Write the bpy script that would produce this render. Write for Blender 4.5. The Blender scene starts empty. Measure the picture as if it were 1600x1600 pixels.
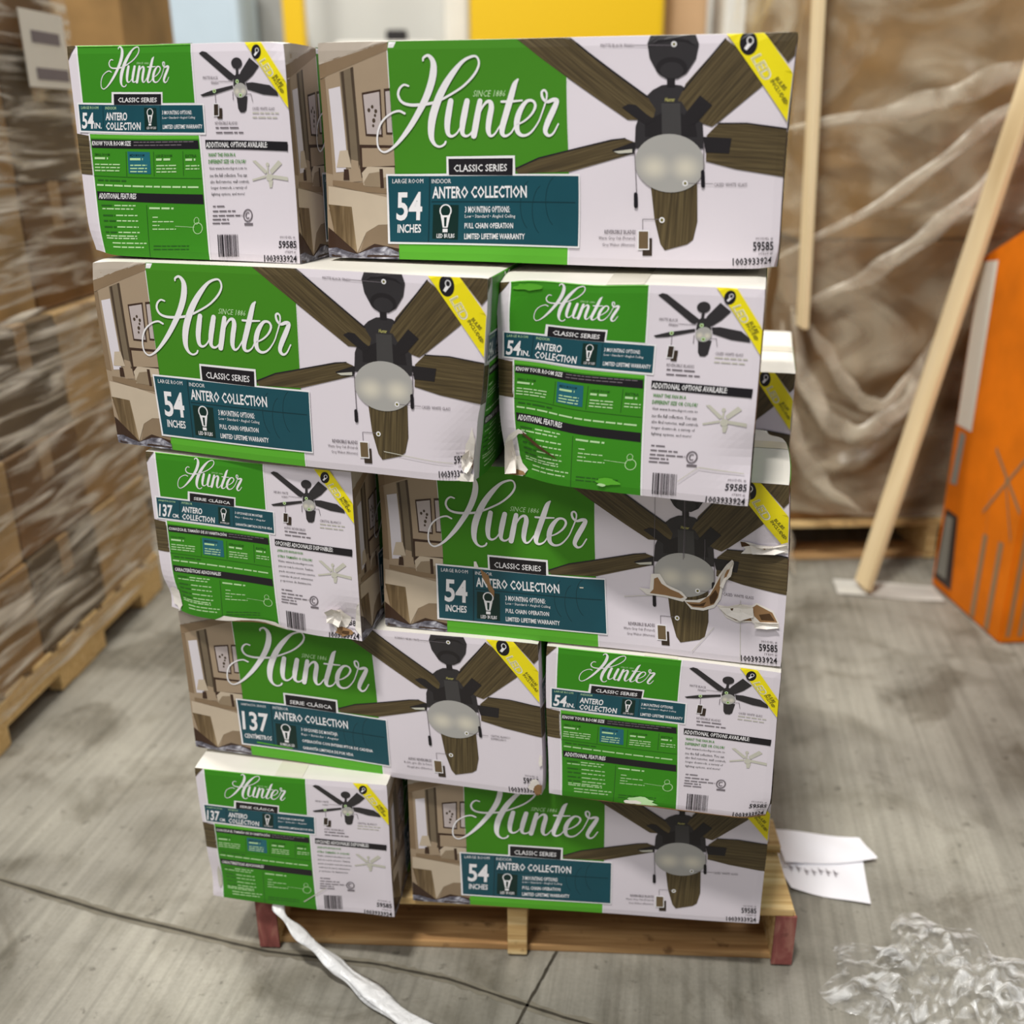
import bpy, bmesh, math, random
import numpy as np
from mathutils import Vector, Matrix
from math import radians as RAD, sin, cos, pi

# ------------------------------------------------------------------ camera, world, lights
scene = bpy.context.scene
COL = scene.collection
cam_d = bpy.data.cameras.new('camera'); cam = bpy.data.objects.new('camera', cam_d); COL.objects.link(cam)
PITCH, ROLL = 21.0077, -0.2888
CAMZ = 1.5825
cam.matrix_world = Matrix.Translation((0, 0, CAMZ)) @ Matrix.Rotation(RAD(90-PITCH), 4, 'X') @ Matrix.Rotation(RAD(ROLL), 4, 'Z')
cam_d.sensor_width = 36; cam_d.lens = 36*1558.4/1600
cam_d.clip_start = .05; cam_d.clip_end = 100
cam_d.dof.use_dof = True; cam_d.dof.focus_distance = 1.62; cam_d.dof.aperture_fstop = 2.0
scene.camera = cam
vs = scene.view_settings
vs.view_transform = 'Standard'; vs.look = 'None'; vs.exposure = -.05; vs.gamma = 1.0; vs.use_curve_mapping = False

world = bpy.data.worlds.new('world'); scene.world = world; world.use_nodes = True
world.node_tree.nodes['Background'].inputs[0].default_value = (.86, .90, 1.0, 1)
world.node_tree.nodes['Background'].inputs[1].default_value = .25

def lamp(name, loc, size, power, color=(1, .97, .92), aim=None):
    l = bpy.data.lights.new(name, 'AREA'); l.shape = 'RECTANGLE'; l.size = size[0]; l.size_y = size[1]
    l.energy = power; l.color = color
    o = bpy.data.objects.new(name, l); COL.objects.link(o); o.location = loc
    if aim:
        o.rotation_euler = (Vector(aim)-Vector(loc)).to_track_quat('-Z', 'Y').to_euler()
    return o
lamp('high_bay_light', (-1.5, -1.6, 10), (1.0, .5), 860, aim=(0, 1.6, .8))
lamp('high_bay_light', (-2.6, -3.0, 7.0), (2.2, 2.2), 210, aim=(0, 1.6, .8))
lamp('high_bay_light', (3.2, 6.0, 7.5), (1.2, 1.2), 110, aim=(1.5, 4, 0))
lamp('high_bay_light', (-3.2, 4.0, 7.5), (1.3, 1.3), 340, aim=(-1.5, 2.5, 0))
lamp('high_bay_light', (-.4, 6.5, 7.5), (1.6, 1.6), 230, aim=(0, 6, 0))

# ------------------------------------------------------------------ materials
def lin(c):
    r = []
    for v in c[:3]:
        v = v/255.0
        r.append(v/12.92 if v <= .04045 else ((v+.055)/1.055)**2.4)
    return tuple(r)+(1,)
MATS = {}
def nt(name, rough=.5, spec=.4):
    m = bpy.data.materials.new(name); m.use_nodes = True
    b = m.node_tree.nodes['Principled BSDF']
    b.inputs['Roughness'].default_value = rough
    b.inputs['Specular IOR Level'].default_value = spec
    MATS[name] = m
    return m, m.node_tree.nodes, m.node_tree.links, b
def flat(name, c, rough=.5, spec=.4, var=.06, scale=40):
    """plain printed ink / paper colour with a slight procedural mottling"""
    m, n, l, b = nt(name, rough, spec)
    tc = n.new('ShaderNodeTexCoord'); no = n.new('ShaderNodeTexNoise'); no.inputs['Scale'].default_value = scale
    no.inputs['Detail'].default_value = 3
    l.new(tc.outputs['Object'], no.inputs['Vector'])
    mx = n.new('ShaderNodeMix'); mx.data_type = 'RGBA'
    c = lin(c)
    mx.inputs[6].default_value = tuple(v*(1-var) for v in c[:3])+(1,)
    mx.inputs[7].default_value = tuple(min(1, v*(1+var)) for v in c[:3])+(1,)
    l.new(no.outputs[0], mx.inputs[0]); l.new(mx.outputs[2], b.inputs['Base Color'])
    return m
flat('paper', (228, 220, 228), .42, .35, .02, 12)
flat('carton_top_paper', (216, 212, 202), .6, .3, .06, 14)
flat('green_dark', (68, 136, 30), .55, .2, .04, 9)
flat('green_mid', (60, 140, 30), .55, .2, .05, 9)
flat('green_light', (94, 178, 50), .55, .2, .03, 9)
flat('green_line', (40, 96, 26), .4, .4)
flat('teal', (20, 76, 88), .35, .4, .14, 14)
flat('teal_dark', (10, 52, 60), .35, .4)
flat('tile_blue', (32, 104, 118), .35, .4)
flat('bulb_panel', (6, 42, 36), .35, .4)
flat('ink', (24, 20, 26), .4, .4)
flat('grey_ink', (118, 110, 116), .5, .3)
flat('pale_ink', (200, 198, 184), .5, .3)
flat('mint', (190, 226, 170), .5, .3)
flat('white_ink', (240, 238, 240), .45, .35, .01)
flat('yellow', (242, 226, 18), .4, .4, .03)
flat('olive', (110, 104, 26), .4, .4)
flat('outline_grey', (208, 202, 120), .4, .4)
flat('fan_metal', (48, 45, 47), .4, .4, .1)
flat('fan_metal_lit', (66, 64, 64), .4, .4, .1)
flat('fan_metal_dark', (34, 30, 32), .4, .4, .1)
flat('room_wall', (166, 146, 122), .45, .35, .04)
flat('room_ceiling', (184, 172, 158), .45, .35, .04)
flat('room_cornice', (138, 116, 90), .45, .35, .06)
flat('room_window', (222, 216, 222), .45, .35, .02)
flat('room_curtain', (120, 106, 86), .45, .35, .1)
flat('room_curtain_dark', (74, 60, 46), .45, .35, .1)
flat('room_dark', (62, 42, 30), .45, .35, .1)
flat('room_bed', (198, 182, 160), .45, .35, .05)
flat('room_bed_shade', (140, 120, 96), .45, .35, .1)
flat('room_pillow', (150, 132, 108), .45, .35, .1)
flat('room_frame_print', (190, 178, 176), .45, .35, .05)
flat('swatch_oak', (110, 92, 66), .45, .35, .1)
flat('swatch_walnut', (58, 46, 36), .45, .35, .1)
flat('kraft', (150, 116, 80), .75, .2, .15, 60)
flat('kraft_dark', (84, 62, 42), .8, .1, .2, 60)
flat('torn_white', (236, 230, 222), .8, .1, .1, 90)
flat('tape_clear', (212, 207, 192), .25, .5, .04, 30)
flat('tape_brown', (160, 128, 86), .3, .5, .08, 30)

def ramp(n, pts):
    r = n.new('ShaderNodeValToRGB'); e = r.color_ramp.elements
    while len(e) < len(pts): e.new(.5)
    for i, (p, c) in enumerate(pts):
        e[i].position = p; e[i].color = lin(c) if max(c) > 2 else tuple(c)+(1,)
    return r
def woodprint(name, c0, c1, c2, sx=6, sy=120):
    m, n, l, b = nt(name, .42, .35)
    uv = n.new('ShaderNodeUVMap'); mp = n.new('ShaderNodeMapping'); mp.inputs['Scale'].default_value = (sx, sy, 1)
    no = n.new('ShaderNodeTexNoise'); no.inputs['Scale'].default_value = 1; no.inputs['Detail'].default_value = 5; no.inputs['Distortion'].default_value = .6
    l.new(uv.outputs[0], mp.inputs[0]); l.new(mp.outputs[0], no.inputs['Vector'])
    r = ramp(n, [(.3, c0), (.5, c1), (.72, c2)]); l.new(no.outputs[0], r.inputs[0]); l.new(r.outputs[0], b.inputs['Base Color'])
woodprint('blade_wood', (62, 52, 34), (84, 71, 46), (106, 92, 62), 9, 300)
woodprint('room_rug', (40, 36, 44), (120, 118, 130), (225, 225, 235), 60, 90)
woodprint('room_throw', (70, 54, 34), (110, 90, 62), (150, 128, 96), 120, 8)
# printed frosted glass bowl: two soft highlights are part of the printed picture
def bowlprint():
    m, n, l, b = nt('bowl_print', .4, .35)
    uv = n.new('ShaderNodeUVMap'); outs = []
    for c in ((-.45, -.15), (.45, -.15)):
        d = n.new('ShaderNodeVectorMath'); d.operation = 'DISTANCE'; d.inputs[1].default_value = (c[0], c[1], 0)
        l.new(uv.outputs[0], d.inputs[0])
        mr = n.new('ShaderNodeMapRange'); mr.inputs[1].default_value = 0; mr.inputs[2].default_value = .6; mr.inputs[3].default_value = 1; mr.inputs[4].default_value = 0
        mr.interpolation_type = 'SMOOTHSTEP'
        l.new(d.outputs['Value'], mr.inputs[0]); outs.append(mr)
    a = n.new('ShaderNodeMath'); a.operation = 'ADD'; a.use_clamp = True
    l.new(outs[0].outputs[0], a.inputs[0]); l.new(outs[1].outputs[0], a.inputs[1])
    r = ramp(n, [(0, (172, 170, 166)), (1, (214, 208, 192))]); l.new(a.outputs[0], r.inputs[0]); l.new(r.outputs[0], b.inputs['Base Color'])
bowlprint()

def woodmat(name, c0, c1, c2, sc=(3, 60, 60), rough=.75, spots=True):
    m, n, l, b = nt(name, rough, .25)
    tc = n.new('ShaderNodeTexCoord'); mp = n.new('ShaderNodeMapping'); mp.inputs['Scale'].default_value = sc
    no = n.new('ShaderNodeTexNoise'); no.inputs['Scale'].default_value = 1; no.inputs['Detail'].default_value = 6; no.inputs['Distortion'].default_value = .8
    l.new(tc.outputs['Object'], mp.inputs[0]); l.new(mp.outputs[0], no.inputs['Vector'])
    r = ramp(n, [(.28, c0), (.5, c1), (.75, c2)]); l.new(no.outputs[0], r.inputs[0])
    out = r.outputs[0]
    if spots:
        n2 = n.new('ShaderNodeTexNoise'); n2.inputs['Scale'].default_value = 22; n2.inputs['Detail'].default_value = 3
        l.new(tc.outputs['Object'], n2.inputs['Vector'])
        r2 = ramp(n, [(.62, (1, 1, 1)), (.72, (.35, .3, .3))]); l.new(n2.outputs[0], r2.inputs[0])
        mx = n.new('ShaderNodeMix'); mx.data_type = 'RGBA'; mx.blend_type = 'MULTIPLY'; mx.inputs[0].default_value = .8
        l.new(out, mx.inputs[6]); l.new(r2.outputs[0], mx.inputs[7]); out = mx.outputs[2]
    l.new(out, b.inputs['Base Color'])
    bp = n.new('ShaderNodeBump'); bp.inputs['Strength'].default_value = .25; bp.inputs['Distance'].default_value = .002
    l.new(no.outputs[0], bp.inputs['Height']); l.new(bp.outputs[0], b.inputs['Normal'])
    return m
woodmat('pallet_wood', (168, 128, 78), (206, 172, 116), (232, 208, 158))
woodmat('pallet_wood_brown', (138, 102, 64), (176, 138, 92), (204, 168, 118))
woodmat('pallet_wood_clean', (196, 160, 104), (214, 182, 124), (228, 200, 146), spots=False)
woodmat('plank_wood', (206, 180, 136), (228, 206, 164), (240, 224, 190), (4, 4, 1), .7, False)
woodmat('red_paint', (98, 54, 48), (136, 78, 72), (178, 132, 114), (30, 30, 12), .7)

def cardboard(name, c, var=.12):
    m, n, l, b = nt(name, .7, .2)
    tc = n.new('ShaderNodeTexCoord'); no = n.new('ShaderNodeTexNoise'); no.inputs['Scale'].default_value = 5; no.inputs['Detail'].default_value = 6
    l.new(tc.outputs['Object'], no.inputs['Vector'])
    r = ramp(n, [(.3, tuple(v*(1-var) for v in c)), (.7, tuple(min(255, v*(1+var)) for v in c))])
    l.new(no.outputs[0], r.inputs[0]); l.new(r.outputs[0], b.inputs['Base Color'])
    return m
cardboard('cardboard_tan', (150, 118, 74)); cardboard('cardboard_brown', (118, 86, 50)); cardboard('cardboard_pale', (172, 142, 96))
cardboard('cardboard_grey', (100, 84, 62)); cardboard('orange_card', (214, 112, 6), .08)
flat('orange_dark', (176, 84, 4), .5, .3)
flat('orange_grey_print', (150, 118, 84), .5, .3)
flat('logo_dark', (62, 52, 48), .5, .3); flat('logo_grey', (140, 140, 132), .5, .3)
flat('label_white', (226, 222, 210), .5, .3, .03)
flat('sheet_white', (244, 243, 248), .6, .2, .01)
flat('floor_tape', (200, 198, 190), .5, .3, .05)
flat('yellow_steel', (226, 184, 8), .45, .4, .04)
flat('wall_pale', (206, 205, 198), .8, .2, .06, 1.2)
flat('goods_pale', (214, 212, 204), .6, .2, .08, 3); flat('goods_blue', (188, 204, 214), .6, .2, .08, 3); flat('goods_grey', (150, 150, 146), .6, .2, .1, 3)
flat('goods_tan', (206, 170, 130), .6, .2, .1, 3); flat('dark_item', (40, 38, 38), .6, .2)
flat('sticker_orange', (246, 108, 24), .5, .3)

def filmmat(name, lo, hi, sc, col=(232, 226, 212), rot=0, distort=1.0, rough=.25, bias=(.42, .62)):
    """clear stretch film: see-through, with whitish gathered creases"""
    m, n, l, b = nt(name, rough, .6)
    b.inputs['Base Color'].default_value = lin(col)
    tc = n.new('ShaderNodeTexCoord'); mp = n.new('ShaderNodeMapping'); mp.inputs['Scale'].default_value = sc; mp.inputs['Rotation'].default_value = (rot, 0, 0)
    no = n.new('ShaderNodeTexNoise'); no.inputs['Scale'].default_value = 1; no.inputs['Detail'].default_value = 5; no.inputs['Distortion'].default_value = distort
    l.new(tc.outputs['Object'], mp.inputs[0]); l.new(mp.outputs[0], no.inputs['Vector'])
    mr = n.new('ShaderNodeMapRange'); mr.inputs[1].default_value = bias[0]; mr.inputs[2].default_value = bias[1]; mr.inputs[3].default_value = lo; mr.inputs[4].default_value = hi
    l.new(no.outputs[0], mr.inputs[0]); l.new(mr.outputs[0], b.inputs['Alpha'])
    bp = n.new('ShaderNodeBump'); bp.inputs['Strength'].default_value = .6; bp.inputs['Distance'].default_value = .01
    l.new(no.outputs[0], bp.inputs['Height']); l.new(bp.outputs[0], b.inputs['Normal'])
    return m
filmmat('film_side', .05, .85, (2, 2.6, 30), (222, 214, 198), rot=.22, bias=(.46, .68))
filmmat('film_front', .12, .55, (1.6, 2, 3.4), (196, 184, 160), 0, 2.0)
filmmat('film_fold', .2, .65, (6, 6, 6), (214, 204, 184))
filmmat('film_floor', .05, .75, (16, 26, 16), (236, 236, 234), 0, 1.4, .14, (.46, .70))
filmmat('film_ribbon', .8, 1.0, (40, 40, 40), (240, 240, 240), 0, .5, .22)

def floormat():
    m, n, l, b = nt('concrete', .55, .35)
    tc = n.new('ShaderNodeTexCoord')
    def noise(scale, detail=5, sc=None, rot=0, dist=0, rough=.5):
        no = n.new('ShaderNodeTexNoise'); no.inputs['Scale'].default_value = scale; no.inputs['Detail'].default_value = detail
        no.inputs['Distortion'].default_value = dist; no.inputs['Roughness'].default_value = rough
        if sc:
            mp0 = n.new('ShaderNodeMapping'); mp0.inputs['Rotation'].default_value = (0, 0, rot); l.new(tc.outputs['Object'], mp0.inputs[0])
            mp = n.new('ShaderNodeMapping'); mp.inputs['Scale'].default_value = sc; l.new(mp0.outputs[0], mp.inputs[0]); l.new(mp.outputs[0], no.inputs['Vector'])
        else: l.new(tc.outputs['Object'], no.inputs['Vector'])
        return no
    def mix(a, bb, blend='MULTIPLY', f=1.0):
        mx = n.new('ShaderNodeMix'); mx.data_type = 'RGBA'; mx.blend_type = blend; mx.inputs[0].default_value = f
        l.new(a, mx.inputs[6]); l.new(bb, mx.inputs[7]); return mx.outputs[2]
    big = noise(1.6, 7, dist=.3); r1 = ramp(n, [(.3, (112, 109, 100)), (.5, (146, 142, 131)), (.7, (172, 168, 155))]); l.new(big.outputs[0], r1.inputs[0])
    st = noise(1, 4, (1.6, 44, 1), RAD(-80), .35, .6); r2 = ramp(n, [(.28, (.70, .70, .69)), (.58, (1, 1, 1))]); l.new(st.outputs[0], r2.inputs[0])
    sp = noise(26, 5, rough=.6); r3 = ramp(n, [(.30, (.42, .41, .39)), (.38, (1, 1, 1))]); l.new(sp.outputs[0], r3.inputs[0])
    gr = noise(120, 3); r4 = ramp(n, [(.3, (.88, .88, .87)), (.7, (1, 1, 1))]); l.new(gr.outputs[0], r4.inputs[0])
    md = noise(5.5, 5, dist=.4); r5 = ramp(n, [(.3, (.62, .61, .57)), (.52, (1, 1, 1))]); l.new(md.outputs[0], r5.inputs[0])
    bl = noise(3.2, 8, dist=.8, rough=.62); r6 = ramp(n, [(.36, (.58, .56, .52)), (.46, (1, 1, 1))]); l.new(bl.outputs[0], r6.inputs[0])
    o = mix(r1.outputs[0], r2.outputs[0]); o = mix(o, r6.outputs[0], f=.8); o = mix(o, r3.outputs[0], f=.75); o = mix(o, r4.outputs[0]); o = mix(o, r5.outputs[0], f=.8)
    l.new(o, b.inputs['Base Color'])
    bp = n.new('ShaderNodeBump'); bp.inputs['Strength'].default_value = .15; bp.inputs['Distance'].default_value = .003
    l.new(gr.outputs[0], bp.inputs['Height']); l.new(bp.outputs[0], b.inputs['Normal'])
    rr = ramp(n, [(.3, (.42, .42, .42)), (.7, (.66, .66, .66))]); l.new(big.outputs[0], rr.inputs[0]); l.new(rr.outputs[0], b.inputs['Roughness'])
floormat()
flat('joint_dark', (62, 58, 50), .8, .1, .4, 30)
flat('joint_edge', (118, 113, 100), .8, .1, .3, 30)
flat('stain', (112, 108, 98), .6, .2, .3, 40)

# ------------------------------------------------------------------ object helpers
def tag(o, label=None, cat=None, group=None, kind=None):
    if label: o['label'] = label
    if cat: o['category'] = cat
    if group: o['group'] = group
    if kind: o['kind'] = kind
    return o
def empty(name, loc, rz=0):
    o = bpy.data.objects.new(name, None); COL.objects.link(o); o.location = loc; o.rotation_euler = (0, 0, rz)
    o.empty_display_size = .1
    return o
def link(name, me, parent=None, loc=None, rz=0):
    o = bpy.data.objects.new(name, me); COL.objects.link(o)
    if parent: o.parent = parent
    if loc: o.location = loc
    o.rotation_euler = (0, 0, rz)
    return o
def mesh_from(name, verts, faces, mats, mi=None, uvs=None, smooth=False):
    me = bpy.data.meshes.new(name); me.from_pydata([tuple(map(float, v)) for v in verts], [], faces)
    for m in mats: me.materials.append(MATS[m])
    if mi is not None: me.polygons.foreach_set('material_index', mi)
    if uvs is not None:
        ul = me.uv_layers.new(name='UVMap'); ul.data.foreach_set('uv', np.asarray(uvs, float).ravel())
    if smooth: me.polygons.foreach_set('use_smooth', [True]*len(faces))
    me.update(); return me
class MB:
    def __init__(s): s.v = []; s.f = []; s.m = []
    def box(s, p0, p1, mi=0, M=None, bev=0):
        x0, y0, z0 = p0; x1, y1, z1 = p1
        if bev:
            b = bm_box(p0, p1, bev); off = len(s.v)
            s.v += [(M @ v.co if M else v.co.copy()) for v in b.verts]
            for f in b.faces: s.f.append([off+v.index for v in f.verts]); s.m.append(mi)
            b.free(); return
        c = [(x0, y0, z0), (x1, y0, z0), (x1, y1, z0), (x0, y1, z0), (x0, y0, z1), (x1, y0, z1), (x1, y1, z1), (x0, y1, z1)]
        off = len(s.v); s.v += [(M @ Vector(k)) if M else Vector(k) for k in c]
        for q in ((0, 3, 2, 1), (4, 5, 6, 7), (0, 1, 5, 4), (1, 2, 6, 5), (2, 3, 7, 6), (3, 0, 4, 7)):
            s.f.append([off+i for i in q]); s.m.append(mi)
    def quad(s, pts, mi=0):
        off = len(s.v); s.v += [Vector(p) for p in pts]; s.f.append(list(range(off, off+len(pts)))); s.m.append(mi)
    def build(s, name, mats, parent=None, loc=None, rz=0, smooth=False):
        return link(name, mesh_from(name, s.v, s.f, mats, s.m, smooth=smooth), parent, loc, rz)
def bm_box(p0, p1, bev):
    b = bmesh.new(); bmesh.ops.create_cube(b, size=1)
    d = [p1[i]-p0[i] for i in range(3)]; c = [(p1[i]+p0[i])/2 for i in range(3)]
    for v in b.verts: v.co = Vector((v.co.x*d[0]+c[0], v.co.y*d[1]+c[1], v.co.z*d[2]+c[2]))
    bmesh.ops.bevel(b, geom=list(b.edges), offset=min(bev, min(map(abs, d))*.4), segments=2, affect='EDGES', profile=.6)
    b.verts.index_update(); return b

# ------------------------------------------------------------------ printed artwork (flat, in carton-face metres, later laid on the cartons)
W, D, H = .6776, .3851, .31
def homog(src, dst):
    A = []; B = []
    for (x, y), (u, v) in zip(src, dst):
        A.append([x, y, 1, 0, 0, 0, -u*x, -u*y]); B.append(u)
        A.append([0, 0, 0, x, y, 1, -v*x, -v*y]); B.append(v)
    h = np.linalg.solve(np.array(A, float), np.array(B, float)); return np.append(h, 1).reshape(3, 3)
TXT = {}
def glyphs(s, bold=0.0, shear=0.0):
    k = (s, bold, shear)
    if k in TXT: return TXT[k]
    c = bpy.data.curves.new('t', 'FONT'); c.body = s; c.size = 1; c.resolution_u = 1 if len(s) > 6 else 3; c.offset = bold; c.shear = shear
    o = bpy.data.objects.new('t', c); me = bpy.data.meshes.new_from_object(o)
    v = np.array([(p.co.x, p.co.y) for p in me.vertices]); f = [tuple(p.vertices) for p in me.polygons]
    bpy.data.objects.remove(o); bpy.data.curves.remove(c); bpy.data.meshes.remove(me)
    v = (v-v.min(0))/(v.max(0)-v.min(0)); TXT[k] = (v, f); return TXT[k]
class Art:
    STEP = .0125
    def __init__(s, Hm, w, h):
        s.H = Hm; s.w = w; s.h = h; s.V = []; s.F = []; s.M = []; s.UV = []; s.mats = []; s.jit = 0
    def T(s, p):
        q = s.H @ np.array([p[0], p[1], 1.0]); return (q[0]/q[2], q[1]/q[2])
    def mi(s, m):
        if m not in s.mats: s.mats.append(m)
        return s.mats.index(m)
    def raw(s, pts, m, L, uvs=None):
        """pts in metres"""
        a = sum(pts[i][0]*pts[(i+1) % len(pts)][1]-pts[(i+1) % len(pts)][0]*pts[i][1] for i in range(len(pts)))
        if abs(a) < 1e-10: return
        if uvs is None: uvs = pts
        if a < 0: pts = pts[::-1]; uvs = uvs[::-1]
        o = len(s.V); s.V += [(p[0], p[1], L) for p in pts]; s.F.append(tuple(range(o, o+len(pts)))); s.M.append(s.mi(m)); s.UV.append(list(uvs))
    def poly(s, pts, m, L, ang=0, f=None):
        P = [s.T(f(*p) if f else p) for p in pts]
        uv = P
        if ang:
            ca, sa = cos(ang), sin(ang); uv = [(x*ca+y*sa, -x*sa+y*ca) for x, y in P]
        s.raw(P, m, L, uv)
    def rect(s, x0, y0, x1, y1, m, L, f=None): s.poly([(x0, y0), (x1, y0), (x1, y1), (x0, y1)], m, L, f=f)
    def ell(s, cx, cy, rx, ry, m, L, n=28, f=None, uv=False, a0=0, a1=2*pi):
        pts = [(cx+rx*cos(a0+(a1-a0)*i/n), cy+ry*sin(a0+(a1-a0)*i/n)) for i in range(n)]
        P = [s.T(f(*p) if f else p) for p in pts]
        s.raw(P, m, L, [((p[0]-cx)/rx, -(p[1]-cy)/ry) for p in pts] if uv else None)
    def stroke(s, pts, m, L, f=None, sub=6, closed=False, caps=True):
        """pts: (x,y,width) in template pixels -> ribbon"""
        s.jit = (s.jit+.03) % .3
        L = L+s.jit
        P = np.array(pts, float)
        if len(P) > 2 and sub > 1:
            out = []
            Q = np.vstack([2*P[0]-P[1], P, 2*P[-1]-P[-2]])
            for i in range(1, len(Q)-2):
                for k in range(sub):
                    t = k/sub; a, b, c, d = Q[i-1], Q[i], Q[i+1], Q[i+2]
                    out.append(.5*((2*b)+(-a+c)*t+(2*a-5*b+4*c-d)*t*t+(-a+3*b-3*c+d)*t**3))
            out.append(P[-1]); P = np.array(out)
        d = np.gradient(P[:, :2], axis=0); d /= (np.linalg.norm(d, axis=1)[:, None]+1e-9)
        nn = np.stack([-d[:, 1], d[:, 0]], 1); Lp = P[:, :2]+nn*P[:, 2:3]/2; Rp = P[:, :2]-nn*P[:, 2:3]/2
        for i in range(len(P)-1):
            s.poly([Lp[i], Lp[i+1], Rp[i+1], Rp[i]], m, L, f=f)
        if caps:
            for q in (P[0], P[-1]):
                s.ell(q[0], q[1], q[2]/2, q[2]/2, m, L+.02, 8, f=f)
    def ring(s, cx, cy, rx, ry, wd, m, L, f=None, a0=0, a1=2*pi, n=24):
        pts = [(cx+rx*cos(a0+(a1-a0)*i/n), cy+ry*sin(a0+(a1-a0)*i/n), wd) for i in range(n+1)]
        s.stroke(pts, m, L, f=f, sub=1, caps=False)
    def text(s, t, q, m, L, f=None, bold=0.0, shear=0.0):
        """q: (x0,y0,x1,y1) box or 4 points BL,BR,TR,TL in template pixels"""
        if len(q) == 4 and not hasattr(q[0], '__len__'):
            x0, y0, x1, y1 = q; q = [(x0, y1), (x1, y1), (x1, y0), (x0, y0)]
        q = [np.array(s.T(f(*p) if f else p)) for p in q]
        v, F = glyphs(t, bold, shear); o = len(s.V)
        for (u, w) in v:
            p = q[0]*(1-u)*(1-w)+q[1]*u*(1-w)+q[2]*u*w+q[3]*(1-u)*w
            s.V.append((p[0], p[1], L))
        mi = s.mi(m)
        for fc in F:
            s.F.append(tuple(o+i for i in fc)); s.M.append(mi); s.UV.append([(s.V[o+i][0], s.V[o+i][1]) for i in fc])
    def greek(s, x0, y0, x1, h, m, L, f=None, seed=0, slope=0):
        """a line of print too small to read: word-long dashes"""
        r = random.Random(seed+int(x0*7+y0*13)); x = x0
        while x < x1:
            w = min(x1-x, r.uniform(1.2, 4.2)*h); yy = y0+slope*(x-x0)
            s.poly([(x, yy), (x+w, yy+slope*w), (x+w, yy+slope*w+h*.62), (x, yy+h*.62)], m, L, f=f); x += w+h*.5
    def line(s, x0, y0, x1, y1, wd, m, L, f=None): s.stroke([(x0, y0, wd), (x1, y1, wd)], m, L, f=f, sub=1, caps=False)
    def finish(s):
        """clip to the face, cut along the carton grid so the print can bend with the board"""
        b = bmesh.new(); ul = b.loops.layers.uv.new('u'); vs_ = [b.verts.new(v) for v in s.V]
        for F, m, uv in zip(s.F, s.M, s.UV):
            try: fc = b.faces.new([vs_[i] for i in F])
            except ValueError: continue
            fc.material_index = m
            for lp, u in zip(fc.loops, uv): lp[ul].uv = u
        b.normal_update(); big = [f for f in b.faces if len(f.verts) > 4]
        bmesh.ops.triangulate(b, faces=big, ngon_method='EAR_CLIP')
        nx = int(round(s.w/s.STEP)); ny = int(round(s.h/s.STEP))
        for i in range(nx+1):
            g = list(b.verts)+list(b.edges)+list(b.faces)
            bmesh.ops.bisect_plane(b, geom=g, dist=1e-6, plane_co=(s.w*i/nx, 0, 0), plane_no=(1 if i else -1, 0, 0), clear_outer=(i in (0, nx)))
        for i in range(ny+1):
            g = list(b.verts)+list(b.edges)+list(b.faces)
            bmesh.ops.bisect_plane(b, geom=g, dist=1e-6, plane_co=(0, s.h*i/ny, 0), plane_no=(0, 1 if i else -1, 0), clear_outer=(i in (0, ny)))
        b.verts.index_update()
        s.aV = np.array([v.co[:] for v in b.verts]); s.aF = [tuple(v.index for v in f.verts) for f in b.faces]
        s.aM = [f.material_index for f in b.faces]; s.aUV = [tuple(lp[ul].uv) for f in b.faces for lp in f.loops]
        b.free(); return s

LONGQ = [(497, 67), (1247, 46), (1215, 424), (514, 404)]
ENDQ = [(103, 71), (446, 63), (469, 413), (143, 398)]
def rectq(w, h): return [(0, h), (w, h), (w, 0), (0, 0)]
fa = lambda x, y: (480+x/3.81, 40+y/3.81)      # template drawn in two overlapping halves
fb = lambda x, y: (840+x/3.81, 30+y/3.81)
fc_ = lambda x, y: (90+x/3.721, 40+y/3.721)

HUNTER = [
 [(690,208,9),(694,190,12),(722,178,16),(748,210,24),(752,262,32),(738,335,34),(706,420,32),(655,515,28),(598,605,24),(535,685,18),(485,730,12),(445,744,10),(415,712,9),(413,640,9),(438,570,10),(488,522,10),(540,502,12),(576,516,12)],
 [(602,356,10),(575,350,11),(549,374,12),(541,412,13),(562,450,14),(612,466,16),(690,462,16),(765,446,14),(846,406,12),(930,352,12),(994,286,13),(1022,228,12),(1012,186,11),(982,180,13),(925,210,18),(862,284,28),(806,372,34),(766,460,36),(738,552,36),(730,640,28),(745,692,18),(776,712,12),(806,700,11),(816,682,10)],
 [(852,440,26),(838,510,30),(828,580,28),(832,635,20),(856,650,14),(890,625,9),(925,560,9)],
 [(950,440,26),(934,510,30),(920,580,28),(918,632,20),(940,650,14),(972,630,9),(1000,570,8)],
 [(1028,440,24),(1016,500,28),(1000,580,30),(986,650,28)],
 [(1000,590,8),(1030,500,10),(1062,452,14),(1088,446,20),(1096,480,26),(1082,550,28),(1074,615,24),(1086,650,16),(1112,640,10),(1146,590,8)],
 [(1258,314,10),(1238,345,24),(1212,430,30),(1184,520,30),(1160,600,28),(1160,642,20),(1182,652,14),(1215,630,9),(1240,585,8)],
 [(1158,446,13),(1220,445,13),(1282,440,9)],
 [(1236,590,8),(1290,566,10),(1338,524,12),(1362,476,14),(1348,444,14),(1310,446,18),(1270,500,26),(1248,570,28),(1252,628,22),(1284,652,16),(1330,634,11),(1378,572,8),(1408,500,8)],
 [(1408,500,8),(1428,440,9),(1432,400,10),(1418,380,12),(1402,392,13),(1408,428,14),(1434,450,16),(1470,438,20),(1492,446,22),(1470,500,28),(1436,570,28),(1418,625,22),(1436,654,16),(1466,640,10),(1498,584,8)],
]
def hunter(A, f, L):
    for st in HUNTER: A.stroke([(p[0], p[1], p[2]*(1.24 if p[2] > 19 else 1.12)) for p in st], 'white_ink', L, f=f, sub=5)
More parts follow.
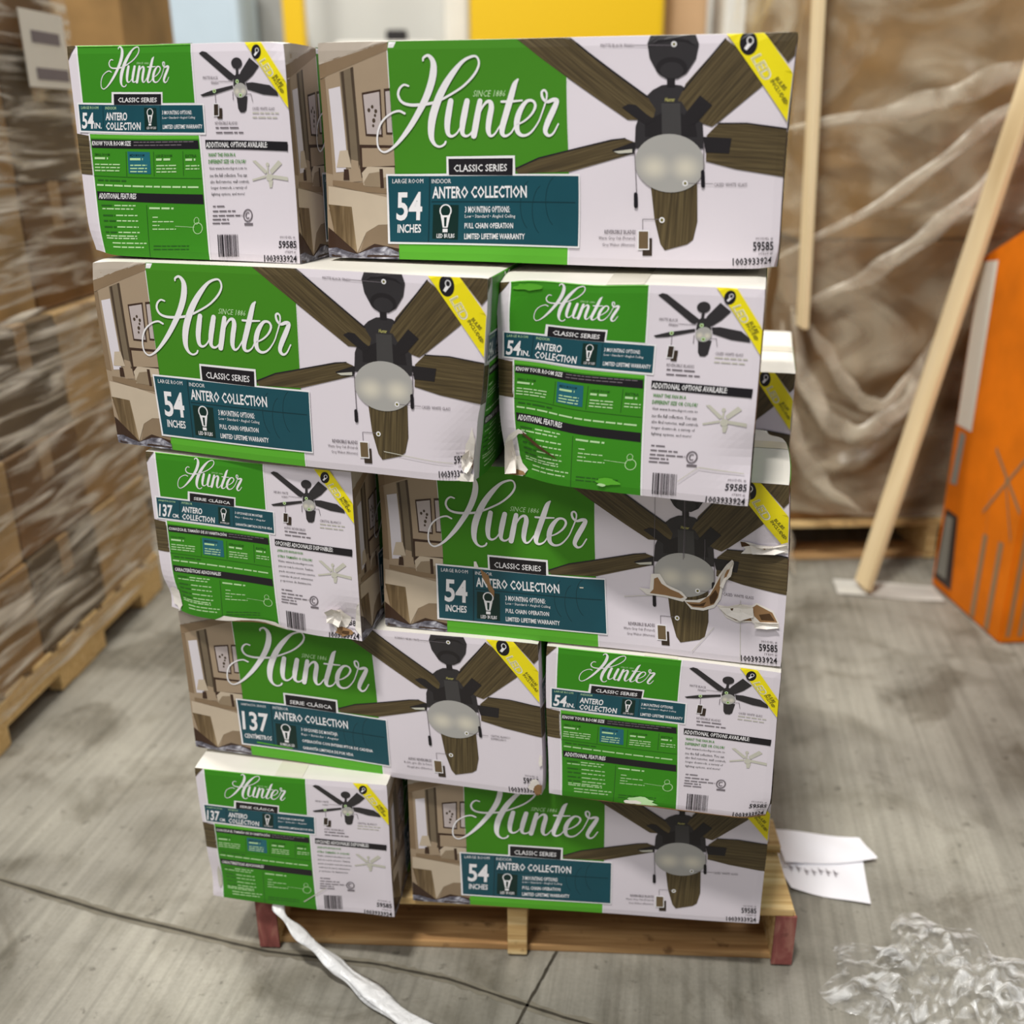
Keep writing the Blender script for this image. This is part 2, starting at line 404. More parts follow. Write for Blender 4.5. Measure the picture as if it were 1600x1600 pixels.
def bulb(A, cx, cy, w, h, m, L, f):
    A.ring(cx, cy-h*.28, w*.45, h*.22, w*.11, m, L, f=f, n=16)
    A.poly([(cx-w*.4, cy-h*.12), (cx+w*.4, cy-h*.12), (cx+w*.2, cy+h*.32), (cx-w*.2, cy+h*.32)], m, L, f=f)
    A.poly([(cx-w*.12, cy-h*.05), (cx+w*.12, cy-h*.05), (cx+w*.08, cy+h*.28), (cx-w*.08, cy+h*.28)], 'bulb_panel', L+.4, f=f)
    A.rect(cx-w*.2, cy+h*.36, cx+w*.2, cy+h*.48, m, L, f=f)
def bulbmark(A, cx, cy, rx, ry, f, L):
    A.ell(cx, cy, rx, ry, 'ink', L, 26, f=f)
    A.ring(cx+rx*.18, cy-ry*.2, rx*.34, ry*.3, rx*.12, 'white_ink', L+1, f=f, n=14)
    A.poly([(cx-rx*.1, cy), (cx+rx*.35, cy+ry*.12), (cx-rx*.2, cy+ry*.6), (cx-rx*.5, cy+ry*.45)], 'white_ink', L+1, f=f)

def long_art(es):
    A = Art(homog(LONGQ, rectq(W, H)), W, H)
    a, b = fa, fb
    # bedroom picture
    A.poly([(40, 90), (485, 80), (545, 1470), (120, 1430)], 'room_wall', 1, f=a)
    A.poly([(40, 90), (485, 80), (485, 100), (75, 240), (50, 250)], 'room_ceiling', 2, f=a)
    A.poly([(70, 235), (480, 95), (480, 150), (78, 325)], 'room_cornice', 2, f=a)
    A.poly([(75, 325), (110, 318), (150, 880), (100, 870)], 'room_cornice', 2, f=a)
    A.poly([(132, 382), (200, 365), (228, 735), (225, 862), (168, 868)], 'room_window', 3, f=a)
    A.poly([(198, 282), (276, 250), (312, 850), (248, 838), (235, 740)], 'room_curtain', 3, f=a)
    A.poly([(206, 282), (222, 276), (256, 800), (242, 760)], 'room_curtain_dark', 4, f=a)
    A.poly([(262, 256), (278, 250), (314, 850), (300, 850)], 'room_curtain_dark', 4, f=a)
    A.poly([(325, 400), (436, 378), (442, 655), (342, 650)], 'room_dark', 3, f=a)
    A.poly([(334, 412), (428, 392), (434, 640), (350, 638)], 'room_frame_print', 4, f=a)
    A.poly([(455, 375), (490, 370), (500, 640), (462, 640)], 'room_dark', 3, f=a)
    A.poly([(464, 390), (490, 386), (498, 628), (470, 628)], 'room_frame_print', 4, f=a)
    for (x, y, r) in ((365, 500, 9), (385, 480, 8), (405, 505, 9), (392, 560, 10), (400, 530, 7), (388, 590, 7)): A.ell(x, y, r, r*1.4, 'room_curtain_dark', 5, 8, f=a)
    A.poly([(305, 702), (506, 704), (512, 850), (312, 900)], 'room_dark', 3, f=a)
    A.poly([(318, 722), (506, 720), (510, 825), (322, 835)], 'room_wall', 4, f=a)
    A.poly([(318, 870), (350, 832), (508, 835), (512, 960), (330, 950)], 'room_bed', 4, f=a)
    A.poly([(330, 925), (360, 872), (420, 862), (440, 905), (432, 955), (335, 950)], 'room_pillow', 5, f=a)
    A.poly([(420, 845), (440, 845), (448, 960), (428, 960)], 'room_dark', 6, f=a)
    A.poly([(440, 900), (500, 880), (512, 960), (440, 965)], 'room_pillow', 5, f=a)
    A.poly([(190, 740), (236, 735), (258, 838), (172, 838)], 'room_bed', 5, f=a)
    A.poly([(214, 848), (240, 848), (246, 912), (212, 912)], 'room_dark', 5, f=a)
    A.poly([(256, 790), (300, 800), (320, 920), (250, 925)], 'room_wall', 4, f=a)
    A.poly([(150, 915), (330, 930), (530, 965), (530, 1000), (330, 985), (150, 945)], 'room_cornice', 4, f=a)
    A.poly([(125, 950), (330, 985), (480, 1020), (535, 1030), (535, 1180), (420, 1185), (350, 1230), (300, 1355), (262, 1150), (130, 1090)], 'room_bed', 5, f=a)
    A.poly([(128, 1060), (262, 1075), (300, 1355), (240, 1300), (165, 1230)], 'room_throw', 6, f=a)
    A.poly([(350, 1225), (420, 1180), (540, 1170), (545, 1330), (400, 1300), (320, 1340)], 'room_bed_shade', 4, f=a)
    A.poly([(128, 1200), (240, 1290), (300, 1360), (400, 1300), (545, 1330), (545, 1380), (128, 1380)], 'room_dark', 3, f=a)
    A.poly([(100, 1330), (180, 1322), (240, 1345), (300, 1362), (400, 1322), (470, 1318), (545, 1352), (548, 1480), (110, 1450)], 'room_rug', 6.6, f=a)
    # green field
    A.poly([(472, 80), (1500, 60), (1556, 300), (1548, 1500), (540, 1480)], 'white_ink', 1.4, f=a)
    A.poly([a(478, 80), b(179, 60), b(179, 950), a(512, 900)], 'green_dark', 3)
    A.poly([a(538, 1290), b(170, 1345), b(166, 1510), a(545, 1480)], 'green_light', 3)
    # blades
    A.poly([a(1245, 72), b(176, 92), b(660, 462), b(720, 560), b(690, 602), b(540, 600), b(0, 210)], 'blade_wood', 4, ang=RAD(-37))
    A.stroke([b(176, 92)+(3.0,), b(300, 190)+(3,), b(660, 462)+(3.0,)], 'fan_metal_dark', 5, sub=1)
    A.poly([a(1225, 855), b(0, 828), b(440, 722), b(520, 712), b(585, 738), b(570, 800), b(180, 912), b(0, 916), a(1250, 885)], 'blade_wood', 4, ang=RAD(14))
    A.stroke([a(1225, 855)+(2.4,), b(0, 828)+(2.4,), b(440, 722)+(2.4,), b(520, 712)+(2,)], 'fan_metal_dark', 5, sub=1)
    A.poly([b(840, 480), b(870, 420), b(885, 382), b(1118, 108), b(1400, 330), b(1330, 405), b(1090, 605), b(1040, 640), b(950, 612), b(880, 570)], 'blade_wood', 4, ang=RAD(50))
    A.stroke([b(872, 420)+(2.4,), b(1118, 108)+(2.4,)], 'fan_metal_dark', 5, sub=1)
    A.poly([b(1330, 50), b(1570, 45), b(1560, 190), b(1490, 252)], 'blade_wood', 4, ang=RAD(55))
    A.poly([b(1008, 692), b(1080, 620), b(1250, 620), b(1530, 656), b(1530, 944), b(1180, 890), b(1000, 845)], 'blade_wood', 4, ang=RAD(-4))
    A.stroke([b(1080, 620)+(2,), b(1250, 620)+(2.4,), b(1530, 656)+(2.4,)], 'fan_metal_dark', 5, sub=1)
    A.poly([b(665, 1000), b(945, 950), b(942, 1200), b(915, 1308), b(880, 1335), b(745, 1370), b(718, 1330), b(682, 1180)], 'blade_wood', 4, ang=RAD(88))
    # canopy, rod, motor, brackets
    A.poly([b(658, 140), b(680, 72), b(760, 66), b(870, 66), b(940, 72), b(962, 140), b(945, 230), b(890, 318), b(838, 350), b(770, 350), b(718, 312), b(672, 225)], 'fan_metal', 6)
    A.ell(*b(803, 285), 24, 17, 'fan_metal_dark', 7)
    A.ell(*b(803, 300), 18, 13, 'fan_metal', 7.4)
    A.poly([b(675, 160), b(720, 118), b(820, 108), b(900, 118), b(950, 160), b(935, 150), b(880, 128), b(800, 122), b(720, 134)], 'fan_metal_dark', 7)
    A.poly([b(775, 320), b(822, 320), b(822, 400), b(775, 400)], 'fan_metal_dark', 6)
    A.poly([b(640, 470), b(690, 420), b(745, 390), b(800, 384), b(860, 392), b(905, 425), b(945, 480), b(985, 620), b(990, 770), b(575, 770), b(585, 640), b(600, 600), b(690, 600), b(720, 560)], 'fan_metal', 3.6)
    A.poly([b(720, 490), b(860, 490), b(900, 560), b(985, 620), b(990, 770), b(575, 770), b(585, 640), b(600, 600), b(690, 600)], 'fan_metal', 5)
    A.poly([b(742, 500), b(852, 500), b(856, 700), b(740, 700)], 'fan_metal_lit', 6)
    A.poly([b(640, 610), b(742, 560), b(740, 700), b(640, 700)], 'fan_metal_dark', 6)
    A.poly([b(856, 560), b(940, 600), b(950, 700), b(856, 700)], 'fan_metal_dark', 6)
    A.poly([b(508, 525), b(545, 505), b(590, 510), b(650, 565), b(700, 600), b(650, 632), b(570, 575)], 'fan_metal_dark', 7)
    A.poly([b(880, 565), b(970, 452), b(1042, 512), b(955, 612), b(900, 640)], 'fan_metal_dark', 7)
    A.poly([b(985, 700), b(1158, 708), b(1142, 798), b(1000, 792)], 'fan_metal_dark', 7)
    A.poly([b(438, 782), b(560, 736), b(580, 735), b(575, 802), b(480, 806)], 'fan_metal_dark', 7)
    A.poly([b(450, 790), b(560, 775), b(560, 796), b(480, 802)], 'pale_ink', 8)
    A.text('Hunter', (b(762, 490)[0], b(0, 466)[1], b(822, 0)[0], b(0, 490)[1]), 'outline_grey', 7.5, shear=.3)
    A.ell(*b(783, 856), 210/3.81, 172/3.81, 'bowl_print', 8, 40, uv=True)
    for x0, y0, x1, y1, px, p0, p1 in ((574, 790, 578, 1030, 573, 1030, 1122), (990, 745, 985, 900, 980, 896, 1000)):
        A.stroke([b(x0, y0)+(1.3,), b(x1, y1)+(1.3,)], 'grey_ink', 8, sub=1)
        A.stroke([b(px, p0+10)+(6.0,), b(px, p1-12)+(6.4,)], 'ink', 9, sub=1)
    # banner
    A.poly([a(460, 876), a(818, 876), a(818, 772), a(1230, 772), a(1230, 884), b(244, 924), b(238, 1360), a(480, 1300)], 'white_ink', 9)
    A.poly([a(470, 887), b(236, 936), b(230, 1350), a(492, 1288)], 'teal', 10)
    A.poly([a(830, 786), a(1218, 788), a(1214, 892), a(832, 884)], 'ink', 11)
    A.poly([a(714, 896), a(722, 896), a(722, 1292), a(714, 1292)], 'teal_dark', 11)
    A.poly([a(730, 1042), a(1585, 1052), a(1585, 1058), a(730, 1050)], 'teal_dark', 11)
    A.poly([a(740, 1064), a(892, 1068), a(892, 1278), a(740, 1270)], 'bulb_panel', 11)
    for (x0, y0) in ((1330, 980), (1400, 1010), (1480, 960)):   # faint swirl in the banner
        A.ring(x0, y0+90, 70, 150, 4, 'teal_dark', 10.4, f=a, a0=2, a1=4.4)
    bulb(A, 815, 1150, 72, 170, 'white_ink', 12, a)
    A.text('CLASSIC SERIES' if not es else 'SERIE CLÁSICA', (862, 822, 1182, 866), 'white_ink', 12, f=a, bold=.01)
    A.text('LARGE ROOM' if not es else 'HABITACIÓN GRANDE', (498, 905, 680, 932), 'white_ink', 12, f=a)
    A.text('INDOOR' if not es else 'INTERIOR', (730, 908, 845, 934), 'white_ink', 12, f=a)
    if not es:
        A.text('54', (525, 985, 676, 1160), 'white_ink', 12, f=a, bold=.022)
        A.text('INCHES', (534, 1182, 672, 1234), 'white_ink', 12, f=a, bold=.02)
    else:
        A.text('137', (498, 985, 690, 1160), 'white_ink', 12, f=a, bold=.022)
        A.text('CENTÍMETROS', (505, 1182, 705, 1234), 'white_ink', 12, f=a, bold=.02)
    A.text('ANTERO COLLECTION', (735, 953, 1298, 1028), 'white_ink', 12, f=a, bold=.022)
    L4 = ['3 MOUNTING OPTIONS:', 'Low • Standard • Angled Ceiling', 'PULL CHAIN OPERATION', 'LIMITED LIFETIME WARRANTY'] if not es else \
         ['3 OPCIONES DE MONTAJE:', 'Bajo • Estándar • Angular', 'OPERACIÓN CON INTERRUPTOR DE CADENA', 'GARANTÍA LIMITADA DE POR VIDA']
    X1 = (1198, 1230, 1218, 1288) if not es else (1210, 1215, 1480, 1320)
    for t, x1, y0, y1, bb in zip(L4, X1, (1076, 1126, 1176, 1240), (1116, 1152, 1210, 1274), (.02, 0, .02, .02)):
        A.text(t, (930, y0, x1, y1), 'white_ink', 12, f=a, bold=bb)
    A.text('LED BULBS' if not es else 'BOMBILLAS LED', (766, 1240, 872, 1266), 'white_ink', 13, f=a, bold=.015)
    hunter(A, a, 10)
    A.text('SINCE 1886', (985, 378, 1182, 416), 'mint', 6, f=a, shear=.3)
    # corner stripe
    A.poly([b(1100, 40), b(1320, 30), b(1560, 372), b(1560, 700)], 'yellow', 9)
    A.poly([b(1560, 350), b(1560, 720), b(1496, 622), b(1524, 322)], 'paper', 9.4)
    bulbmark(A, *b(1254, 135), 14, 19.5, None, 10)
    def st(x0, y0, x1, y1, h):    # text running down the stripe
        p0 = np.array(b(x0, y0)); p1 = np.array(b(x1, y1)); d = p1-p0; n_ = np.array([d[1], -d[0]])/np.linalg.norm(d)*h
        return [p0, p1, p1+n_, p0+n_]
    A.text('LED', st(1268, 228, 1348, 370, 17), 'white_ink', 10, bold=.03)
    A.text('LED', st(1272, 230, 1346, 362, 15.5), 'outline_grey', 11)
    if not es:
        A.text('BULBS', st(1412, 355, 1470, 425, 7), 'olive', 10, bold=.03)
        A.text('INCLUDED', st(1385, 368, 1480, 512, 7), 'olive', 10, bold=.03)
    else:
        A.text('BOMBILLAS', st(1408, 348, 1482, 455, 7), 'olive', 10, bold=.03)
        A.text('INCLUIDAS', st(1385, 368, 1480, 512, 7), 'olive', 10, bold=.03)
    # call-outs
    G = 'grey_ink'
    A.text('MATTE BLACK FINISH' if not es else 'ACABADO NEGRO MATE', (380, 141, 578, 160), G, 5, f=b)
    A.line(*b(582, 149), *b(820, 149), 1, 'grey_ink', 7.6)
    for (x, y) in ((815, 142), (728, 1190), (872, 974)):
        A.ell(*b(x, y), 4.4, 4.6, 'white_ink', 9, 14); A.ell(*b(x, y), 2.2, 2.4, 'olive', 10, 10)
    A.line(*b(880, 974), *b(1042, 976), .9, G, 8.6)
    if not es: A.text('CASED WHITE GLASS', (1046, 970, 1250, 992), G, 5, f=b)
    else:
        A.text('CRISTAL BLANCO', (1060, 965, 1215, 983), G, 5, f=b); A.text('ESMERILADO', (1060, 992, 1180, 1010), G, 5, f=b)
    A.text('REVERSIBLE BLADES' if not es else 'ASPAS REVERSIBLES', (385, 1250, 570, 1274), G, 5, f=b, bold=.01)
    A.text('Warm Grey Oak (Pictured)' if not es else 'Roble gris (En la foto)', (350, 1288, 568, 1314), G, 5, f=b)
    A.text('Grey Walnut (Alternate)' if not es else 'Nogal gris (Alterno)', (372, 1328, 566, 1352), G, 5, f=b)
    A.line(*b(612, 1245), *b(612, 1186), .9, G, 5); A.line(*b(612, 1186), *b(715, 1186), .9, G, 5)
    A.poly([b(612, 1298), b(668, 1298), b(668, 1402), b(612, 1402)], 'swatch_walnut', 5)
    A.poly([b(582, 1250), b(652, 1250), b(652, 1368), b(582, 1368)], 'white_ink', 6)
    A.poly([b(589, 1258), b(645, 1258), b(645, 1360), b(589, 1360)], 'swatch_oak', 7)
    A.text('MODEL #', (1298, 1298, 1402, 1314), G, 5, f=b)
    A.text('59585', (1280, 1325, 1404, 1380), 'ink', 5, f=b, bold=.015)
    A.text('ITEM #', (1316, 1394, 1402, 1410), G, 5, f=b)
    A.text('1003933924', (1156, 1422, 1400, 1470), 'ink', 5, f=b, bold=.015)
    return A.finish()

def end_art(es):
    A = Art(homog(ENDQ, rectq(D, H)), D, H)
    c = fc_; G = 'grey_ink'
    R = lambda *p: A.poly(list(zip(p[0::2], p[1::2])), cur[0], cur[1], f=c)
    cur = ['', 0]
    def P(m, L, *p): A.poly(list(zip(p[0::2], p[1::2])), m, L, f=c)
    P('blade_wood', 2, 40, 100, 104, 100, 104, 118, 46, 228)
    P('blade_wood', 2, 60, 616, 190, 636, 215, 862, 60, 852)
    P('white_ink', 2, 104, 90, 782, 90, 806, 450, 143, 450)
    P('green_mid', 3, 112, 90, 774, 90, 798, 446, 151, 446)
    P('green_light', 3.4, 112, 90, 774, 90, 776, 108, 114, 124)
    P('white_ink', 2, 183, 615, 828, 625, 902, 1410, 270, 1400)
    P('green_mid', 3, 192, 625, 820, 636, 892, 1410, 278, 1400)
    P('green_light', 4, 192, 628, 820, 636, 822, 656, 196, 648)
    # banner
    P('white_ink', 5, 118, 446, 318, 446, 318, 383, 612, 383, 612, 448, 852, 452, 862, 632, 132, 616)
    P('teal', 6, 126, 456, 844, 460, 854, 620, 142, 606)
    P('ink', 7, 330, 394, 604, 394, 604, 456, 332, 456)
    P('bulb_panel', 7, 505, 472, 576, 474, 582, 604, 510, 600)
    A.line(*c(268, 462), *c(272, 606), .9, 'teal_dark', 7); A.line(*c(598, 462), *c(604, 612), .9, 'teal_dark', 7)
    bulb(A, 540, 528, 36, 100, 'white_ink', 8, c)
    A.text('LED BULBS' if not es else 'BOMBILLAS', (522, 582, 576, 596), 'white_ink', 9, f=c)
    A.text('CLASSIC SERIES' if not es else 'SERIE CLÁSICA', (356, 414, 580, 442), 'white_ink', 8, f=c, bold=.015)
    A.text('LARGE ROOM' if not es else 'HABITACIÓN', (142, 466, 242, 482), 'mint', 7, f=c)
    A.text('INDOOR' if not es else 'INTERIOR', (282, 467, 346, 483), 'mint', 7, f=c)
    if not es:
        A.text('54', (148, 502, 216, 596), 'white_ink', 7, f=c, bold=.025); A.text('IN.', (220, 560, 262, 594), 'white_ink', 7, f=c, bold=.02)
    else:
        A.text('137', (146, 502, 226, 596), 'white_ink', 7, f=c, bold=.025); A.text('CM.', (228, 566, 268, 594), 'white_ink', 7, f=c, bold=.02)
    A.text('ANTERO', (284, 500, 408, 546), 'white_ink', 7, f=c, bold=.025)
    A.text('COLLECTION', (286, 556, 486, 602), 'white_ink', 7, f=c, bold=.025)
    A.text('3 MOUNTING OPTIONS:' if not es else '3 OPCIONES DE MONTAJE:', (610, 490, 782, 514), 'white_ink', 7, f=c, bold=.015)
    A.text('Low • Standard • Angled Ceiling' if not es else 'Bajo • Estándar • Angular', (612, 524, 800, 542), 'white_ink', 7, f=c)
    A.text('LIMITED LIFETIME WARRANTY' if not es else 'GARANTÍA LIMITADA DE POR VIDA', (614, 572, 842, 596), 'white_ink', 7, f=c, bold=.015)
    hf = lambda x, y: fc_(258+(x-413)*(655-262)/(1500-413), 122+(y-178)*(368-124)/(744-178))
    for stv in HUNTER: A.stroke([(p[0], p[1], p[2]*(1.35 if p[2] > 19 else 1.15)) for p in stv], 'white_ink', 6, f=hf, sub=4)
    A.text('SINCE 1886', (462, 210, 534, 222), 'mint', 4.4, f=c, shear=.3)
    # info bars
    P('ink', 5, 200, 656, 816, 664, 822, 714, 206, 704)
    A.text('KNOW YOUR ROOM SIZE' if not es else 'CONOZCA EL TAMAÑO DE SU HABITACIÓN', (206, 664, 430 if not es else 560, 692), 'white_ink', 6, f=c, bold=.02)
    x0 = 446 if not es else 572
    for y in (668, 686): A.greek(x0, y, 790 if y == 668 else 720, 9, 'grey_ink', 6, f=c)
    P('ink', 5, 236, 956, 846, 976, 852, 1032, 242, 1006)
    A.text('ADDITIONAL FEATURES' if not es else 'CARACTERÍSTICAS ADICIONALES', (248, 966, 465 if not es else 530, 1000), 'white_ink', 6, f=c, bold=.02)
    for x in (402, 560, 728): A.line(*c(x, 725), *c(x+6, 866), .8, 'green_line', 5)
    A.line(*c(216, 866), *c(838, 884), .8, 'green_line', 5)
    P('tile_blue', 5, 410, 724, 538, 728, 548, 854, 420, 850)
    heads = ['SMALL ROOM', 'MEDIUM ROOM', 'LARGE ROOM', 'EXTRA'] if not es else ['PEQUEÑA', 'MEDIANA', 'GRANDE', 'EXTRA']
    for h_, x, w_ in zip(heads, (220, 424, 574, 742), (88, 84, 92, 66)):
        y = 734+(x-220)*.02
        A.text(h_, (x, y, x+w_, y+16), 'green_line' if x != 424 else 'teal_dark', 6, f=c, bold=.015)
        A.greek(x+2, y+24, x+w_*.9, 20, 'mint', 6, f=c, seed=1)
        for k in range(3 if x != 742 else 2): A.greek(x+4, y+62+k*18, x+w_+(60 if x == 220 else 30 if x == 574 else 16), 11, 'mint', 6, f=c, seed=k)
    A.greek(240, 886, 405, 15, 'green_line', 5, f=c, slope=.02)
    A.greek(236, 914, 826, 16, 'mint', 5, f=c, seed=3, slope=.025)
    for y, x, k in ((1034, 262, 0), (1054, 268, 1), (1092, 272, 0), (1124, 276, 0), (1160, 280, 0), (1192, 286, 0), (1214, 290, 1), (1228, 292, 1), (1256, 326, 2), (1280, 330, 1)):
        if k == 0: A.greek(x, y, x+70, 15, 'green_line', 5, f=c)
        A.greek(x+(76 if k == 0 else 0), y, x+(200 if k != 1 else 180), 12, 'mint', 5, f=c, seed=k+y)
    A.line(*c(524, 1034), *c(546, 1350), .8, 'green_line', 5)
    A.greek(540, 1046, 680, 18, 'mint', 5, f=c, slope=.02)
    for y, x1 in ((1102, 590), (1128, 680), (1150, 600), (1172, 695)): A.greek(560, y, x1, 10, 'mint', 5, f=c)
    A.ring(820, 1172, 26, 32, 4, 'mint', 5, f=c); A.ring(812, 1128, 14, 20, 3, 'mint', 5, f=c, n=14); A.line(*c(690, 1158), *c(800, 1166), .7, 'mint', 5)
    for y in (1272, 1292): A.greek(566, y, 770, 11, 'green_line', 5, f=c)
    # right half: small fan drawing
    w_ = 'fan_metal'
    P(w_, 4, 826, 160, 845, 147, 868, 152, 1040, 292, 1018, 318, 1000, 312)
    P(w_, 4, 1056, 300, 1072, 262, 1122, 184, 1178, 232, 1140, 285, 1100, 322, 1070, 325)
    P(w_, 4, 832, 400, 900, 374, 1022, 344, 1024, 362, 900, 402, 845, 410)
    P(w_, 4, 1098, 330, 1140, 326, 1240, 342, 1282, 378, 1290, 404, 1200, 396, 1108, 368)
    P(w_, 4, 1044, 410, 1108, 408, 1100, 488, 1088, 502, 1064, 502, 1052, 480)
    A.ell(1047, 216, 32, 33, w_, 5, 18, f=c); P(w_, 5, 1042, 245, 1056, 245, 1056, 290, 1042, 290)
    P(w_, 5, 1030, 295, 1042, 280, 1068, 280, 1084, 300, 1100, 345, 1026, 350)
    A.ell(1066, 374, 39, 44, 'bowl_print', 6, 22, f=c, uv=True)
    A.line(*c(1022, 380), *c(1024, 430), .8, G, 5); A.line(*c(1128, 392), *c(1138, 440), .8, G, 5); A.line(*c(1098, 396), *c(1128, 394), .8, G, 5)
    for x, y in ((1050, 322), (915, 378), (1068, 402)): A.ell(x, y, 10, 12, 'mint', 7, 10, f=c); A.ell(x, y, 5, 6, 'olive', 8, 8, f=c)
    A.line(*c(940, 322), *c(1040, 322), .7, G, 4); A.line(*c(918, 390), *c(922, 455), .7, G, 5)
    P('swatch_walnut', 5, 930, 478, 958, 478, 958, 540, 930, 540); P('white_ink', 6, 907, 450, 940, 450, 940, 525, 907, 525); P('swatch_walnut', 7, 911, 455, 936, 455, 936, 520, 911, 520)
    A.text('MATTE BLACK' if not es else 'NEGRO MATE', (848, 292, 936, 310), G, 4, f=c); A.text('FINISH' if not es else 'ACABADO', (896, 322, 938, 338), G, 4, f=c)
    A.text('CASED WHITE GLASS' if not es else 'CRISTAL BLANCO', (1135, 470, 1266, 488), G, 4, f=c)
    A.greek(1135, 500, 1290, 12, 'pale_ink', 4, f=c); A.greek(1135, 526, 1280, 12, 'pale_ink', 4, f=c, seed=4)
    A.text('REVERSIBLE BLADES' if not es else 'ASPAS REVERSIBLES', (915, 556, 1046, 574), G, 4, f=c)
    A.greek(918, 588, 1052, 13, G, 4, f=c); A.greek(920, 616, 1080, 13, G, 4, f=c, seed=2)
    P('ink', 4, 857, 662, 1338, 672, 1338, 726, 860, 712)
    A.text('ADDITIONAL OPTIONS AVAILABLE:' if not es else 'OPCIONES ADICIONALES DISPONIBLES:', (862, 674, 1220, 708), 'white_ink', 5, f=c, bold=.02)
    A.text('WANT THIS FAN IN A' if not es else '¿DESEA ESTE VENTILADOR EN', (874, 738, 1032, 760), 'green_mid', 4, f=c, bold=.015)
    A.text('DIFFERENT SIZE OR COLOR?' if not es else 'OTRO TAMAÑO O COLOR?', (876, 776, 1092, 800), 'green_mid', 4, f=c, bold=.015)
    T5 = ['Visit www.homedepot.com to', 'see the full collection. You can', 'also find remotes, wall controls,', 'longer downrods, a variety of', 'lighting options, and more!'] if not es else \
         ['Visite www.homedepot.com', 'para ver toda la colección. También', 'puede encontrar controles remotos,', 'controles de pared, extensiones', 'y opciones de iluminación']
    for t, y, x0_, x1_ in zip(T5, (818, 856, 894, 930, 966), (880, 884, 888, 892, 896), (1098, 1098, 1112, 1098, 1086)):
        A.text(t, (x0_, y, x1_, y+22), 'ink', 4, f=c)
    g = 'pale_ink'
    P(g, 4, 1130, 785, 1150, 782, 1218, 846, 1206, 862); P(g, 4, 1230, 840, 1282, 780, 1304, 800, 1244, 862); P(g, 4, 1128, 892, 1208, 868, 1208, 882, 1132, 902)
    P(g, 4, 1244, 866, 1336, 878, 1338, 900, 1246, 886); P(g, 4, 1222, 898, 1250, 898, 1244, 940, 1230, 940)
    A.ell(1218, 806, 10, 12, g, 4, 12, f=c); A.ell(1230, 880, 20, 22, g, 5, 16, f=c); P(g, 4, 1215, 818, 1224, 818, 1224, 860, 1215, 860)
    for y, x1_ in ((1042, 970), (1070, 1034), (1096, 1072), (1118, 996), (1140, 1002)): A.greek(904, y, x1_, 12, G, 4, f=c)
    A.ring(1105, 1100, 24, 34, 7, G, 4, f=c); A.ring(1105, 1100, 11, 17, 6, G, 4, f=c, a0=.8, a1=5.4, n=12); A.rect(1086, 1144, 1134, 1158, G, 4, f=c)
    r = random.Random(5); x = 932
    while x < 1052:
        w0 = r.choice((2, 3, 5, 7)); A.poly([(x, 1210), (x+w0, 1210), (x+w0+9, 1342), (x+9, 1342)], 'grey_ink' if r.random() < .5 else 'ink', 4, f=c); x += w0+r.choice((2, 3, 5))
    A.text('MODEL #', (1292, 1220, 1378, 1234), G, 4, f=c); A.text('59585', (1284, 1248, 1386, 1290), 'ink', 4, f=c, bold=.015)
    A.text('ITEM #', (1322, 1306, 1384, 1320), G, 4, f=c); A.text('1003933924', (1200, 1330, 1388, 1374), 'ink', 4, f=c, bold=.015)
    # stripe
    P('yellow', 7, 1078, 70, 1175, 70, 1345, 335, 1352, 480)
    bulbmark(A, 1163, 150, 28, 42, c, 8)
    def st(x0, y0, x1, y1, h):
        p0 = np.array(c(x0, y0)); p1 = np.array(c(x1, y1)); d = p1-p0; n_ = np.array([d[1], -d[0]])/np.linalg.norm(d)*h
        return [p0, p1, p1+n_, p0+n_]
    A.text('LED', st(1178, 208, 1236, 300, 11.5), 'white_ink', 8, bold=.03); A.text('LED', st(1180, 210, 1234, 296, 10.5), 'outline_grey', 9)
    A.text('BULBS' if not es else 'BOMBILLAS', st(1268, 288, 1308, 350, 5), 'olive', 8, bold=.03)
    A.text('INCLUDED' if not es else 'INCLUIDAS', st(1252, 300, 1312, 392, 5), 'olive', 8, bold=.03)
    return A.finish()

ARTS = {('l', 0): long_art(False), ('l', 1): long_art(True), ('s', 0): end_art(False), ('s', 1): end_art(True)}
LAYER = .00016

